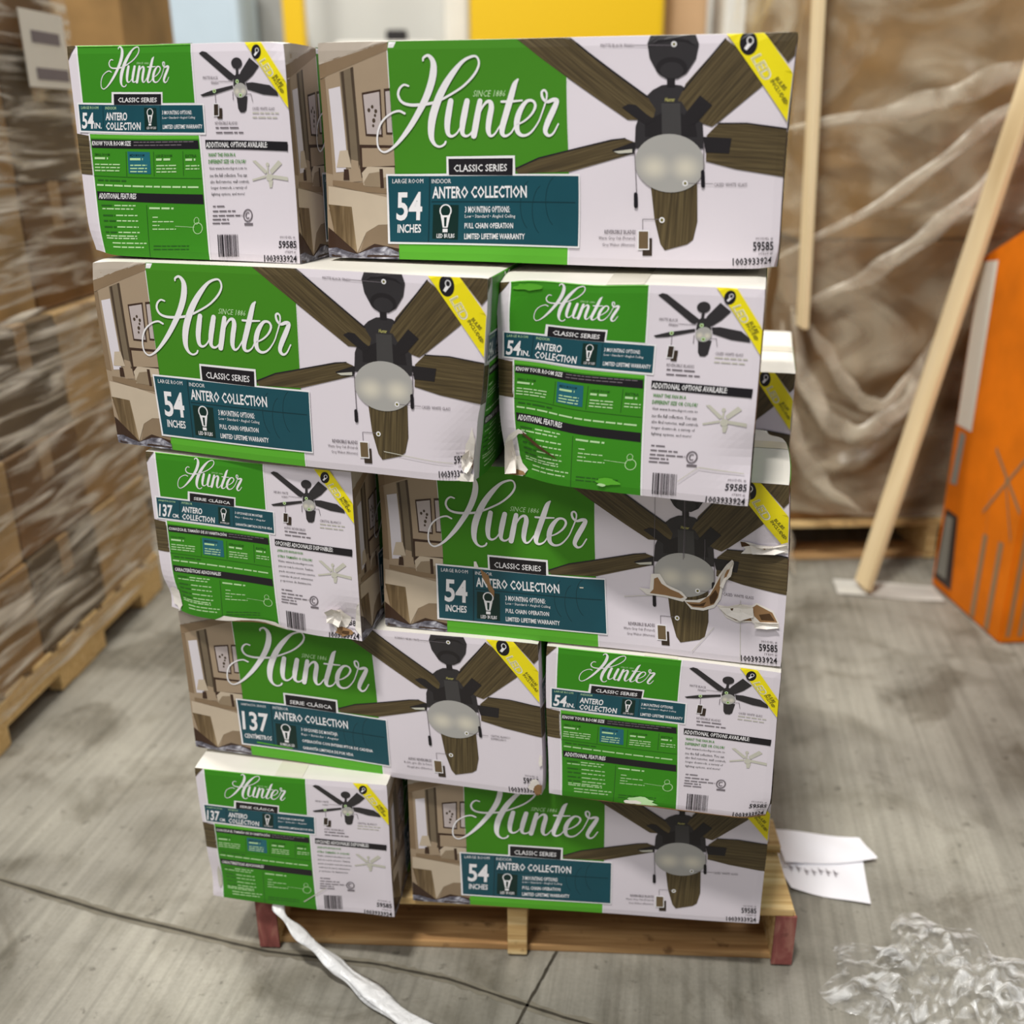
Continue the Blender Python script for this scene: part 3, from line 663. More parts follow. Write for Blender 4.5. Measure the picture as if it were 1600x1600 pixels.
# ------------------------------------------------------------------ cartons
def carton(label, kind, es, corners, depth_yaw, seed, dents=(), amp=.0016, depth=None, zback=None, warp=None, extra=None, group='fan cartons on the pallet'):
    """kind 'l' = long side to the front, 's' = end to the front; corners TL,TR,BR,BL of the front face in the world"""
    TL, TR, BR, BL = [np.array(c, float) for c in corners]
    w = W if kind == 'l' else D
    dep = depth if depth else (D if kind == 'l' else W)
    dirv = np.array([-sin(depth_yaw), cos(depth_yaw), 0])*dep
    zb, zt = zback
    Bk = []
    for c, z in ((BL, zb), (BR, zb), (TR, zt), (TL, zt)):
        q = c+dirv; q[2] = z; Bk.append(q)
    C = {(0, 0, 0): BL, (1, 0, 0): BR, (1, 0, 1): TR, (0, 0, 1): TL, (0, 1, 0): Bk[0], (1, 1, 0): Bk[1], (1, 1, 1): Bk[2], (0, 1, 1): Bk[3]}
    base = (BL+BR)/2+dirv/2; base[2] = min(BL[2], BR[2], zb)
    rnd = np.random.RandomState(seed); KV = rnd.normal(0, 9, (8, 3)); PH = rnd.uniform(0, 6.28, 8); AV = rnd.normal(0, 1, (8, 3))
    dims = np.array([w, dep, H]); rr = .004
    def mapp(p, off):
        """p: carton coordinates in metres (N,3), off: outward offset vectors"""
        q = np.clip(p, rr, dims-rr); d = p-q; ln = np.linalg.norm(d, axis=1)[:, None]
        p2 = np.where(ln > 1e-9, q+d/np.maximum(ln, 1e-9)*np.minimum(rr, ln), p)
        p3 = p2+off
        if warp: p3 = warp(p3, p)
        dd = np.zeros_like(p)
        for k in range(8): dd += AV[k][None, :]*np.sin(p @ KV[k]+PH[k])[:, None]
        p3 = p3+dd*amp/2.8
        for (c, r, v) in dents:
            g = np.exp(-np.sum((p-np.array(c))**2, axis=1)/(r*r)); p3 = p3+g[:, None]*np.array(v)[None, :]
        t = p3/dims; out = np.zeros_like(p)
        for (i, j, k), c in C.items():
            wt = (t[:, 0] if i else 1-t[:, 0])*(t[:, 1] if j else 1-t[:, 1])*(t[:, 2] if k else 1-t[:, 2])
            out += wt[:, None]*c[None, :]
        return out-base
    V = []; F = []; M = []; UV = []; mats = ['paper', 'carton_top_paper', 'green_light']; nv = 0
    def mm(name):
        if name not in mats: mats.append(name)
        return mats.index(name)
    def grid(n1, n2, fn, nrm, mid, flip):
        nonlocal nv
        u, v = np.meshgrid(np.linspace(0, 1, n1+1), np.linspace(0, 1, n2+1)); u = u.ravel(); v = v.ravel()
        p = fn(u, v); V.append(mapp(p, np.zeros_like(p)))
        for j in range(n2):
            for i in range(n1):
                a = nv+j*(n1+1)+i; f = (a, a+1, a+n1+2, a+n1+1)
                F.append(f[::-1] if flip else f); M.append(mid if not callable(mid) else mid(i/n1, j/n2)); UV.extend([(0, 0)]*4)
        nv += len(p)
    nw = int(round(w/.0125)); nd = int(round((D if dep < .55 else W)/.0125)); nh = int(round(H/.0125)); S = np.stack
    z_ = lambda u: np.zeros_like(u)
    grid(nw, nh, lambda u, v: S([u*w, z_(u), v*H], 1), 0, 0, False)
    grid(nw, nh, lambda u, v: S([u*w, z_(u)+dep, v*H], 1), 0, 0, True)
    grid(nd, nh, lambda u, v: S([z_(u)+w, u*dep, v*H], 1), 0, 0, False)
    grid(nd, nh, lambda u, v: S([z_(u), u*dep, v*H], 1), 0, 0, True)
    gm = lambda a, b_: 1
    grid(nw, nd, lambda u, v: S([u*w, v*dep, z_(u)+H], 1), 0, gm, False)
    grid(nw, nd, lambda u, v: S([u*w, v*dep, z_(u)], 1), 0, 1, True)
    def lay(art, fn, nrm, only=None):
        nonlocal nv
        a = art.aV; p = fn(a[:, 0], a[:, 1]); off = np.array(nrm)[None, :]*((a[:, 2]+1)*LAYER)[:, None]
        V.append(mapp(p, off)); mp = [mm(m) for m in art.mats]
        F.extend([tuple(nv+i for i in f) for f in art.aF]); M.extend([mp[m] for m in art.aM]); UV.extend(art.aUV); nv += len(a)
    fr = ARTS[(kind, int(es))]; sd = ARTS[('s' if kind == 'l' else 'l', int(es))]
    sx = dep/(D if kind == 'l' else W)
    lay(fr, lambda x, y: S([x, z_(x), y], 1), (0, -1, 0))
    lay(sd, lambda x, y: S([z_(x)+w, x*sx, y], 1), (1, 0, 0))
    if extra:
        ex = extra(fr); lay(ex, lambda x, y: S([x, z_(x), y], 1), (0, -1, 0))
    me = mesh_from('fan_carton', np.vstack(V), F, [m for m in mats], M, UV)
    root = link('fan_carton', me); root.location = tuple(base)
    tag(root, label, 'box', group)
    # part: strip of clear packing tape down the middle of the top, folding over the near edge
    n1 = 60; us = np.linspace(0, 1, n1+1)
    if kind == 'l': path = lambda s_, t_: S([s_*w, z_(s_)+dep*.5+(t_-.5)*.055, z_(s_)+H], 1)
    else: path = lambda s_, t_: S([z_(s_)+w*.5+(t_-.5)*.055, s_*dep, z_(s_)+H], 1)
    tv = []; 
    for t_ in (0, 1): 
        p = path(us, np.full_like(us, t_)); tv.append(mapp(p, np.array([[0, 0, .0006]])*np.ones((len(us), 1))))
    vv = np.vstack(tv); ff = [(i, i+1, n1+2+i, n1+1+i) if kind == 'l' else (i, n1+1+i, n1+2+i, i+1) for i in range(n1)]
    link('packing_tape', mesh_from('packing_tape', vv, ff, ['tape_clear'], [0]*len(ff)), root)
    return root, mapp, (w, dep)

Y = RAD
def torn_flap(root, mapp, pts, lift, seed=0, mat='torn_white'):
    """curled scrap of the printed liner still hanging on: pts in carton-front metres (x,z), lifted off the face"""
    r = random.Random(seed); n = len(pts); c = np.mean(np.array(pts), axis=0)
    V = []; F = []
    rings = [1, .75, .45, .15]
    for k, s_ in enumerate(rings):
        for i, p in enumerate(pts):
            q = c+(np.array(p)-c)*s_
            h = lift*(.25+1.0*abs(sin(i*1.7+seed))) * (1-.35*k) + .0012
            V.append((q[0], -h, q[1]))
    nv = len(V)
    for k in range(len(rings)-1):
        for i in range(n):
            a = k*n+i; b = k*n+(i+1) % n; F.append((a, b, b+n, a+n))
    F.append(tuple((len(rings)-1)*n+i for i in range(n)))
    P = np.array(V); base = P.copy(); base[:, 1] = 0; off = np.zeros_like(P); off[:, 1] = P[:, 1]
    vv = mapp(base, off)
    o = link('torn_paper', mesh_from('torn_paper', vv, F, [mat], [0]*len(F)), root)
    o['label'] = 'torn bit of white printed liner curling off the face' if mat == 'torn_white' else 'ragged bare brown board where the print is torn away'
    return o

def tears_F(fr):
    FQ = [(594, 740.5), (1235, 757), (1221, 1044), (601, 977)]
    A = Art(homog([(589, 752), (1235, 757), (1221, 1044), (601, 977)], rectq(W, H)), W, H)
    t = lambda x, y: (880+x/4.324, 740+y/4.324)
    t4 = lambda x, y: (580+x/4.444, 740+y/4.444)
    def P(m, L, f, *p): A.poly(list(zip(p[0::2], p[1::2])), m, L, f=f)
    P('torn_white', 13, t, 500, 700, 560, 700, 610, 770, 720, 815, 760, 855, 730, 880, 600, 850, 470, 835, 410, 790, 490, 800)
    P('kraft', 14, t, 520, 732, 545, 722, 575, 765, 640, 800, 700, 822, 738, 850, 715, 858, 600, 838, 490, 826, 516, 800)
    P('torn_white', 13, t, 735, 868, 830, 868, 900, 850, 945, 790, 985, 700, 1040, 625, 1080, 590, 1092, 600, 1080, 690, 1050, 730, 1020, 770, 1005, 860, 960, 915, 880, 935, 790, 925)
    P('kraft', 14, t, 750, 880, 850, 884, 925, 835, 958, 780, 1000, 705, 1045, 640, 1080, 608, 1068, 690, 1005, 752, 985, 850, 955, 895, 880, 918, 800, 912)
    P('kraft_dark', 15, t, 920, 850, 965, 800, 985, 830, 960, 885, 930, 895)
    P('kraft_dark', 15, t, 770, 892, 850, 895, 900, 880, 880, 908, 810, 906)
    P('torn_white', 13, t, 975, 895, 1060, 905, 1150, 885, 1240, 890, 1270, 872, 1395, 922, 1440, 1000, 1445, 1035, 1300, 1035, 1240, 1000, 1130, 1005, 1050, 975)
    P('kraft', 14, t, 1240, 905, 1272, 884, 1390, 935, 1430, 1000, 1300, 998, 1255, 960)
    P('kraft_dark', 15, t, 1290, 950, 1370, 940, 1410, 990, 1310, 985)
    P('kraft', 14, t, 990, 905, 1055, 935, 1080, 965, 1230, 975, 1240, 992, 1120, 990, 1040, 955)
    P('kraft_dark', 15, t, 1065, 910, 1100, 912, 1095, 930, 1070, 928); P('ink', 15, t, 1140, 888, 1158, 888, 1158, 908, 1142, 908)
    P('torn_white', 13, t, 1135, 462, 1210, 470, 1290, 490, 1400, 500, 1500, 470, 1525, 480, 1520, 545, 1400, 548, 1145, 545, 1180, 515)
    P('kraft_dark', 14, t, 1140, 465, 1175, 468, 1220, 490, 1150, 500); P('kraft', 14, t, 1290, 510, 1330, 508, 1325, 530, 1300, 530); P('kraft', 14, t, 1450, 495, 1500, 495, 1495, 520, 1452, 516)
    # pull-tear across the "54"
    P('torn_white', 13, t4, 640, 650, 655, 650, 672, 690, 640, 690)
    P('kraft', 14, t4, 680, 695, 735, 735, 745, 790, 770, 830, 768, 870, 735, 830, 720, 790, 695, 750)
    P('pale_ink', 13, t4, 1340, 800, 1368, 802, 1366, 810, 1342, 808)
    # creases down the board
    for x, y0, y1, wd in ((725, 210, 600, 4), (514, 160, 700, 3), (878, 460, 600, 3), (733, 210, 590, 2)):
        A.stroke([t(x, y0)+(wd/4.3,), t(x+2, (y0+y1)/2)+(wd/4.3,), t(x, y1)+(wd/4.3,)], 'grey_ink', 12.5, sub=1)
    for (x0, y0, x1, y1) in ((310, 845, 500, 840), (1150, 860, 1160, 1290), (800, 1190, 960, 1040)):
        A.stroke([t(x0, y0)+(.8,), t(x1, y1)+(.8,)], 'pale_ink', 12.5, sub=1)
    return A.finish()
def scuffs(list_):
    def f(fr):
        A = Art(np.eye(3), fr.w, fr.h)
        for m, L, pts in list_: A.poly(pts, m, L)
        return A.finish()
    return f
def rag(cx, cy, r, n, seed, sx=1, sy=1):
    q = random.Random(seed); return [(cx+sx*r*q.uniform(.55, 1)*cos(2*pi*i/n), cy+sy*r*q.uniform(.55, 1)*sin(2*pi*i/n)) for i in range(n)]

Z = lambda l: .145+l*H
BX = {}
BX['A'] = carton('end-on green and white fan carton, top left corner of the stack, reading 54 in.', 's', False,
    [(-.6776, 1.6784, 1.7048), (-.3168, 1.5551, 1.701), (-.3213, 1.5566, 1.3913), (-.6885, 1.6821, 1.393)], Y(-13), 1, zback=(1.388, 1.697),
    dents=[((0, 0, 0), .03, (.006, .004, .006)), ((D, 0, H), .02, (-.003, .004, -.002))])
BX['B'] = carton('long fan carton at top right of the stack, its right top corner the highest point', 'l', False,
    [(-.2789, 1.6012, 1.7009), (.3772, 1.4427, 1.7022), (.3784, 1.4424, 1.3922), (-.285, 1.6027, 1.3942)], Y(-13.6), 2, zback=(1.39, 1.70),
    dents=[((W, 0, 0), .02, (-.004, .004, .003)), ((W*.96, 0, .0), .05, (0, .003, 0))])
BX['C'] = carton('long fan carton with 54 inches banner, second layer from the top, left side', 'l', False,
    [(-.6801, 1.6488, 1.3897), (-.0314, 1.4176, 1.3914), (-.0522, 1.425, 1.0771), (-.6787, 1.6483, 1.0808)], Y(-13), 3, zback=(1.082, 1.384),
    dents=[((W, 0, .03), .05, (-.010, .014, .004)), ((W, 0, .10), .03, (-.005, .003, 0)), ((0, 0, H), .03, (.003, .003, -.003))],
    extra=scuffs([('torn_white', 13, rag(W-.008, .05, .02, 11, 3, .5, 2.2)), ('kraft', 14, rag(W-.004, .028, .008, 8, 4, .5, 1.6)), ('torn_white', 13, rag(W-.012, .006, .022, 11, 9, 1, .5)), ('pale_ink', 12.5, [(.52, .04), (.64, .028), (.64, .029), (.52, .0412)])]))
def warpD(p3, p):
    q = p3.copy(); u = p[:, 0]; m = (p[:, 1] < 1e-4)
    s = 1/(1+np.exp((u-.085)/.018)); s2 = np.clip((H-p[:, 2])/H, 0, 1)*np.clip(p[:, 2]/.1, 0, 1)
    q[:, 2] += np.where(m, .016*s*s2*np.clip((H-p[:, 2])/.05, 0, 1), 0); q[:, 1] += np.where(m, .003*np.exp(-((u-.09)/.035)**2)*s2, 0); return q
BX['D'] = carton('crumpled end-on fan carton on the right of the second layer, lower left corner crushed', 's', False,
    [(-.0243, 1.4757, 1.3807), (.3399, 1.3431, 1.3837), (.3411, 1.3426, 1.072), (-.0167, 1.4729, 1.0727)], Y(-13.5), 4, zback=(1.082, 1.384), depth=.61, amp=.0022, warp=warpD,
    dents=[((.02, 0, .02), .05, (.006, .018, .004)), ((.06, 0, .05), .03, (0, -.008, 0)), ((D, 0, .07), .04, (0, .008, 0)), ((0, 0, H), .035, (.004, .008, -.006)), ((.15, 0, H), .05, (0, .004, -.004))],
    extra=scuffs([('torn_white', 13, rag(.02, .012, .02, 10, 2, 1, 1.1)), ('kraft', 14, rag(.012, .004, .02, 9, 5, 1.4, .3)), ('torn_white', 13, [(.004, .05), (.012, .062), (.03, .075), (.045, .07), (.03, .067), (.014, .052), (.008, .03)]),
                  ('kraft_dark', 13, [(.033, .074), (.06, .06), (.09, .045), (.095, .041), (.06, .054), (.035, .068)]), ('green_light', 12.6, rag(.175, .018, .02, 17, 6, 1.1, .35)), ('green_light', 12.6, rag(.05, .300, .022, 17, 7, 1.4, .3)), ('mint', 13, rag(.165, .012, .008, 9, 16, 1.3, .35)),
                  ('pale_ink', 12.6, [(.28, .03), (.31, .055), (.375, .05), (.375, .0512), (.31, .0565), (.28, .0312)])]))
BX['E'] = carton('end-on fan carton reading 137 cm., third layer on the left, torn lower right corner', 's', True,
    [(-.6268, 1.6248, 1.0726), (-.2574, 1.5145, 1.0719), (-.2565, 1.5142, .7605), (-.6282, 1.6252, .7652)], Y(-12), 5, zback=(.772, 1.072),
    dents=[((D-.02, 0, .03), .035, (-.004, .012, .003)), ((0, 0, .02), .04, (.008, .01, .01)), ((D*.5, 0, 0), .05, (0, .004, .006))],
    extra=scuffs([('torn_white', 13, rag(D-.038, .035, .026, 13, 12)), ('kraft', 14, rag(D-.034, .014, .016, 11, 15, 1.2, .6)), ('kraft_dark', 15, rag(D-.03, .012, .009, 9, 14, 1.2, .5)), ('torn_white', 13, rag(.018, .03, .02, 11, 13, .8, 1.6)),
                  ('torn_white', 13, [(.10, 0), (.12, .012), (.17, .008), (.22, .010), (.25, 0)]), ('kraft', 14, [(.12, -.001), (.15, .005), (.2, .004), (.24, -.001)]), ('torn_white', 13, [(D-.012, .02), (D-.006, .07), (D+.01, .1), (D+.01, .0)])]))
FJ = carton('long fan carton with its front badly torn to brown board, third layer on the right', 'l', False,
    [(-.2292, 1.5804, 1.0736), (.4228, 1.4275, 1.0768), (.4374, 1.4241, .7609), (-.2269, 1.5799, .7618)], Y(-13.5), 6, zback=(.768, 1.06), amp=.0026, depth=.47, extra=tears_F,
    dents=[((W*.68, 0, .11), .085, (0, .011, 0)), ((W*.84, 0, .12), .06, (0, .009, 0)), ((W*.72, 0, .2), .05, (0, .005, 0)), ((W, .47, H), .13, (-.03, -.02, -.03)), ((W*.98, 0, .2), .03, (0, .008, 0))])
BX['F'] = FJ
BX['G'] = carton('long fan carton reading 137 centimetros, fourth layer on the left', 'l', True,
    [(-.6136, 1.6484, .7612), (.0436, 1.5049, .7639), (.052, 1.5031, .4462), (-.6149, 1.6487, .4632)], Y(-12.5), 7, zback=(.462, .757),
    dents=[((W, 0, .0), .03, (-.004, .005, .002)), ((.4, 0, .07), .12, (0, -.004, 0))],
    extra=scuffs([('kraft', 14, rag(W-.006, .016, .014, 10, 22, .8, 1.4)), ('torn_white', 13, rag(W-.016, .024, .018, 11, 21, .8, 1.1)), ('torn_white', 13, rag(W-.004, .08, .008, 9, 24, .6, 2)), ('green_light', 12.6, [(.13, .033), (.2, .03), (.2, .032), (.13, .036)])]))
BX['H'] = carton('end-on fan carton with frayed bottom edge, fourth layer on the right', 's', False,
    [(.0589, 1.5058, .7621), (.4374, 1.4139, .7581), (.4392, 1.4135, .461), (.0613, 1.5052, .4558)], Y(-12.5), 8, zback=(.462, .757),
    dents=[((.18, 0, 0), .03, (0, -.004, .004)), ((D, 0, 0), .03, (-.006, .006, .008)), ((D, .1, .1), .08, (-.006, 0, 0))],
    extra=scuffs([('mint', 13, rag(.165, .012, .026, 15, 31, 1.3, .45)), ('torn_white', 13.6, rag(.15, .008, .014, 11, 33, 1.4, .4)), ('kraft', 14, [(-.01, -.001), (.1, .004), (.13, .002), (.18, .005), (.3, .004), (.39, .006), (.39, -.001)])]))
BX['I'] = carton('end-on fan carton reading 137 cm., bottom left directly on the pallet', 's', True,
    [(-.6072, 1.5931, .4524), (-.2344, 1.5321, .4558), (-.2313, 1.5316, .1461), (-.6072, 1.5931, .1461)], Y(-7), 9, zback=(.1461, .453),
    dents=[((0, 0, .05), .05, (.004, .006, 0)), ((0, .0, .15), .05, (.003, 0, 0)), ((D*.8, 0, .02), .05, (0, .004, 0))],
    extra=scuffs([('pale_ink', 12.6, [(.2, .02), (.25, .06), (.252, .06), (.202, .019)]), ('pale_ink', 12.6, rag(.02, .05, .012, 9, 41, .5, 3))]))
BX['J'] = carton('long fan carton reading 54 inches, bottom right directly on the pallet', 'l', False,
    [(-.2014, 1.5783, .4562), (.473, 1.5121, .4562), (.4743, 1.512, .1466), (-.2029, 1.5784, .1465)], Y(-6), 10, zback=(.1461, .455),
    dents=[((W*.8, 0, H), .08, (0, .004, -.004))])
# rear column of the same pallet
kc = [(-.07, 2.11, 1.125), (.569, 1.955, 1.125), (.572, 1.955, .80), (-.065, 2.11, .80)]
carton('slightly raised fan carton at the back right, its yellow stripe showing past the torn box', 'l', False, kc, Y(-13.5), 11, zback=(.80, 1.125), depth=.45)
for l_, lab in ((0, 'rear fan carton on the pallet deck at the bottom of the back row'), (1, 'rear fan carton in the middle of the back row, right under the raised one')):
    h_ = (.80-.1461)/2; z0 = .1461+l_*h_; ox = -.07+.01*l_
    carton(lab, 'l', False, [(ox, 2.20, z0+h_-.001), (ox+.66, 2.12, z0+h_-.001), (ox+.66, 2.12, z0), (ox, 2.20, z0)], Y(-7), 12+l_, zback=(z0, z0+h_-.001), depth=.42)

# torn, curling scraps (parts of the damaged cartons)
def fpt(x, y):   # template px of the torn carton -> carton metres
    return homogF(x, y)
_HF = homog([(589, 752), (1235, 757), (1221, 1044), (601, 977)], rectq(W, H))
def fm(x, y):
    q = _HF @ np.array([880+x/4.324, 740+y/4.324, 1]); return (q[0]/q[2], q[1]/q[2])
rF, mF, _ = BX['F']
torn_flap(rF, mF, [fm(*p) for p in ((1000, 700), (1045, 625), (1085, 590), (1095, 605), (1075, 690), (1040, 730), (1020, 775), (995, 770))], .008, 1)
torn_flap(rF, mF, [fm(*p) for p in ((990, 900), (1060, 900), (1150, 880), (1245, 900), (1250, 960), (1150, 985), (1050, 955))], .006, 2)
torn_flap(rF, mF, [fm(*p) for p in ((1210, 485), (1300, 498), (1400, 508), (1500, 475), (1515, 520), (1400, 545), (1230, 540))], .008, 3)
torn_flap(rF, mF, [fm(*p) for p in ((1260, 990), (1330, 1000), (1440, 1000), (1445, 1030), (1350, 1038), (1260, 1030))], .006, 5)
rE, mE, _ = BX['E']
torn_flap(rE, mE, rag(D-.045, .045, .022, 10, 51), .010, 4)
rC, mC, _ = BX['C']
torn_flap(rC, mC, rag(W-.012, .03, .014, 9, 52, .8, 2), .008, 6)
rD, mD, _ = BX['D']
torn_flap(rD, mD, [(.002, .004), (.02, .006), (.022, .03), (.018, .058), (.006, .05)], .010, 7)

# ------------------------------------------------------------------ the pallet under the stack
def pallet(label, loc, rz, Wd, Dp, wood, red=None, brown=None, hgt=.145, notch=False, missing=()):
    root = empty('pallet', loc, rz); tag(root, label, 'pallet')
    t = .018; r = random.Random(int(Wd*100))
    for k, x in enumerate((0, (Wd-.04)*.49, Wd-.04)):
        m = MB(); z0, z1 = .006, hgt-t
        if notch:
            for (y0, y1, za) in ((0, Dp*.14, z0), (Dp*.14, Dp*.38, z0+.055), (Dp*.38, Dp*.62, z0), (Dp*.62, Dp*.86, z0+.055), (Dp*.86, Dp, z0)):
                m.box((x, y0, za), (x+.04, y1, z1), 0)
        else: m.box((x, 0, z0), (x+.04, Dp, z1), 0, bev=.003)
        st = m.build('stringer', [wood], root)
        if red and k != 1:
            m = MB(); m.box((x-.0006, -.0012, z0), (x+.0406, .004, z1), 0); e = m.build('painted_end', [red], st); e['label'] = 'red painted end of the stringer'
    y = 0; i = 0
    while y < Dp-.05:
        wd = .14 if i in (0, 6) else .095
        wd = min(wd, Dp-y)
        if i not in missing:
            m = MB(); dx = r.uniform(-.008, .008); m.box((dx, y, hgt-t), (Wd+dx, y+wd, hgt), 0, bev=.003)
            b_ = m.build('deck_board', [wood], root)
            if red and i in (2,):
                m = MB(); m.box((Wd+dx-.003, y+.001, hgt-t+.001), (Wd+dx+.0012, y+wd-.001, hgt+.0004), 0); m.build('painted_end', [red], b_)
        y += wd+.045; i += 1
    for yy in (.018, Dp*.45, Dp-.16):
        m = MB(); m.box((.001, yy, 0), (Wd-.001, yy+(.26 if red and yy < .1 else .14), .0165), 0, bev=.003); m.build('bottom_board', [brown or wood], root)
    return root
pallet('worn wooden pallet with red painted stringer ends under the fan cartons', (-.525, 1.606, 0), Y(-2.9), 1.085, 1.16, 'pallet_wood', 'red_paint', 'pallet_wood_brown')

# ------------------------------------------------------------------ floor, walls
m = MB(); m.box((-9, -3, -.1), (9, 12, 0), 0)
FL = m.build('floor', ['concrete', 'joint_dark', 'joint_edge', 'stain']); tag(FL, kind='structure')
def ribbon_pts(pts, w, z, seed, sub=14, jag=.3):
    r = random.Random(seed); out = []
    P = [Vector((p[0], p[1], 0)) for p in pts]; seq = []
    for i in range(len(P)-1):
        for k in range(sub): seq.append(P[i].lerp(P[i+1], k/sub))
    seq.append(P[-1]); V = []; F = []
    for i, p in enumerate(seq):
        d = (seq[min(i+1, len(seq)-1)]-seq[max(i-1, 0)]).normalized(); n_ = Vector((-d.y, d.x, 0))
        ww = w/2
        V += [p+n_*ww*(1+r.uniform(-jag, jag))+Vector((0, 0, z)), p-n_*ww*(1+r.uniform(-jag, jag))+Vector((0, 0, z))]
    F = [(2*i+1, 2*i+3, 2*i+2, 2*i) for i in range(len(seq)-1)]
    return V, F
JO = [(-2.6, 2.28), (-1.164, 1.812), (-.862, 1.702), (-.507, 1.596), (-.279, 1.562), (-.132, 1.523), (.093, 1.43), (.6, 1.26), (1.5, .98)]
V = []; F = []; M_ = []
for (w_, z_v, mi_, sd_) in ((.022, .0006, 1, 1), (.006, .0011, 0, 2)):
    v, f = ribbon_pts(JO, w_, z_v, sd_); o = len(V); V += v; F += [tuple(o+i for i in q) for q in f]; M_ += [mi_]*len(f)
v, f = ribbon_pts([(-.16, .9), (-.05, 1.3), (.03, 1.47), (.09, 1.6)], .006, .0011, 5); o = len(V); V += v; F += [tuple(o+i for i in q) for q in f]; M_ += [0]*len(f)
tag(link('trim_1', mesh_from('trim_1', V, F, ['joint_dark', 'joint_edge'], M_)), kind='structure')

m = MB(); m.box((-9, 9.5, 0), (9, 9.7, 7.5)); tag(m.build('wall_back', ['wall_pale']), kind='structure')

# far goods and rack, seen as a strip over the stack
def plainbox(name, label, cat, x, y, z, w, d, h, mat, rz=0, group=None, tape=None, bev=.008):
    m = MB(); m.box((-w/2, -d/2, 0), (w/2, d/2, h), 0, bev=bev); o = m.build(name, [mat], None, (x, y, z), rz)
    if tape:
        t = MB(); t.box((-w/2-.0015, -.03, h*.62), (w/2+.0015, .03, h+.0015)); t.build('packing_tape', ['tape_brown'], o)
    tag(o, label, cat, group); return o
plainbox('wrapped_goods', 'pale bluish bundle far behind left of the yellow post', 'bundle', -2.2, 8.2, 0, .55, .6, 2.7, 'goods_blue', bev=.05)
plainbox('wrapped_goods', 'pale grey bundle on the far floor just left of the yellow post', 'bundle', -1.85, 8.9, 0, .30, .5, 2.6, 'goods_grey', bev=.05)
plainbox('wrapped_goods', 'white bundle on the far floor right of the yellow post', 'bundle', -.93, 8.42, 0, .78, .5, 2.2, 'goods_pale', bev=.05)
plainbox('rack_post', 'narrow yellow steel post far behind the top left boxes', 'post', -1.55, 8.0, 0, .15, .12, 4.2, 'yellow_steel', bev=.01)
plainbox('storage_cabinet', 'wide yellow cabinet far behind the top right box', 'cabinet', .40, 8.0, 0, 1.36, .5, 3.0, 'yellow_steel', bev=.02)
plainbox('dark_bundle', 'small dark bundle on top of the far pale goods beside the yellow cabinet', 'bundle', -.86, 8.4, 2.2, .16, .1, .09, 'dark_item', bev=.02)
plainbox('wrapped_goods', 'white bundle tucked against the left side of the yellow cabinet', 'bundle', -.42, 8.9, 0, .2, .5, 2.62, 'goods_pale', bev=.05)
plainbox('wrapped_goods', 'tan bundle right of the yellow cabinet far behind', 'bundle', 1.32, 8.5, 0, .32, .5, 2.8, 'goods_tan', bev=.05)
plainbox('wrapped_goods', 'pale bundle far behind beside the upright pale board', 'bundle', 1.75, 8.4, 0, .36, .5, 2.8, 'goods_pale', bev=.05)
plainbox('wrapped_goods', 'grey bundle far behind next to the pale board', 'bundle', 2.2, 8.9, 0, .4, .5, 2.8, 'goods_grey', bev=.05)

# ------------------------------------------------------------------ left: pallet load wrapped in film
LO = Vector((-1.40, 2.18, 0)); LR = Y(-5.2)
pallet('pale wooden pallet under the film-wrapped cartons on the left', (LO.x-1.0*cos(LR), LO.y-1.0*sin(LR), 0), LR, 1.0, 1.17, 'pallet_wood_clean', None, None, .15, True)
def lp(u, v):   # u: inward from the aisle side, v: along the side
    return (LO.x-u*cos(LR)-v*sin(LR), LO.y-u*sin(LR)+v*cos(LR))
rnd = random.Random(4); cnt = 0
wm = ['cardboard_tan', 'cardboard_brown', 'cardboard_pale', 'cardboard_grey']
tiers = [(.15, .30, .00), (.451, .30, .01), (.752, .33, .01), (1.083, .36, .06), (1.444, .36, .06), (1.805, .36, .07)]
names_t = ['lowest tier', 'second tier', 'third tier', 'fourth tier', 'fifth tier', 'sixth tier']
names_v = ['near', 'middle', 'far']
for ti, (z0, h_, ins) in enumerate(tiers):
    nb = 3; L_ = 1.14/nb
    for k in range(nb):
        v0 = .02+k*L_; dd = .44; q = ins+rnd.uniform(0, .012)
        cx, cy = lp(q+dd/2, v0+L_/2)
        mt = wm[(ti*2+k*3+(ti > 2)) % 4]
        lab = 'brown carton in the film-wrapped left stack, %s, %s end' % (names_t[ti], names_v[k])
        o = plainbox('shipping_carton', lab, 'box', cx, cy, z0, dd, L_-.006, h_-.002, mt, LR, 'cartons of the left wrapped stack', tape=True)
        if ti == 4 and k == 2 or ti == 4 and k == 1:
            pass
# shipping label and sticker on the upper cartons
def side_patch(name, label, cat, u, v0, v1, z0, z1, mat, bars=False):
    root = None; m = MB()
    a = lp(u, v0); b = lp(u, v1)
    m.quad([(a[0], a[1], z0), (b[0], b[1], z0), (b[0], b[1], z1), (a[0], a[1], z1)], 0)
    # thickness
    a2 = lp(u+.002, v0); b2 = lp(u+.002, v1)
    m.quad([(a2[0], a2[1], z0), (a2[0], a2[1], z1), (b2[0], b2[1], z1), (b2[0], b2[1], z0)], 0)
    if bars:
        for (f0, f1, g0, g1) in ((.2, .85, .58, .74), (.2, .95, .1, .26)):
            p = [lp(u-.001, v0+(v1-v0)*f0), lp(u-.001, v0+(v1-v0)*f1)]
            m.quad([(p[0][0], p[0][1], z0+(z1-z0)*g0), (p[1][0], p[1][1], z0+(z1-z0)*g0), (p[1][0], p[1][1], z0+(z1-z0)*g1), (p[0][0], p[0][1], z0+(z1-z0)*g1)], 1)
    o = m.build(name, [mat, 'grey_ink']); tag(o, label, cat); return o
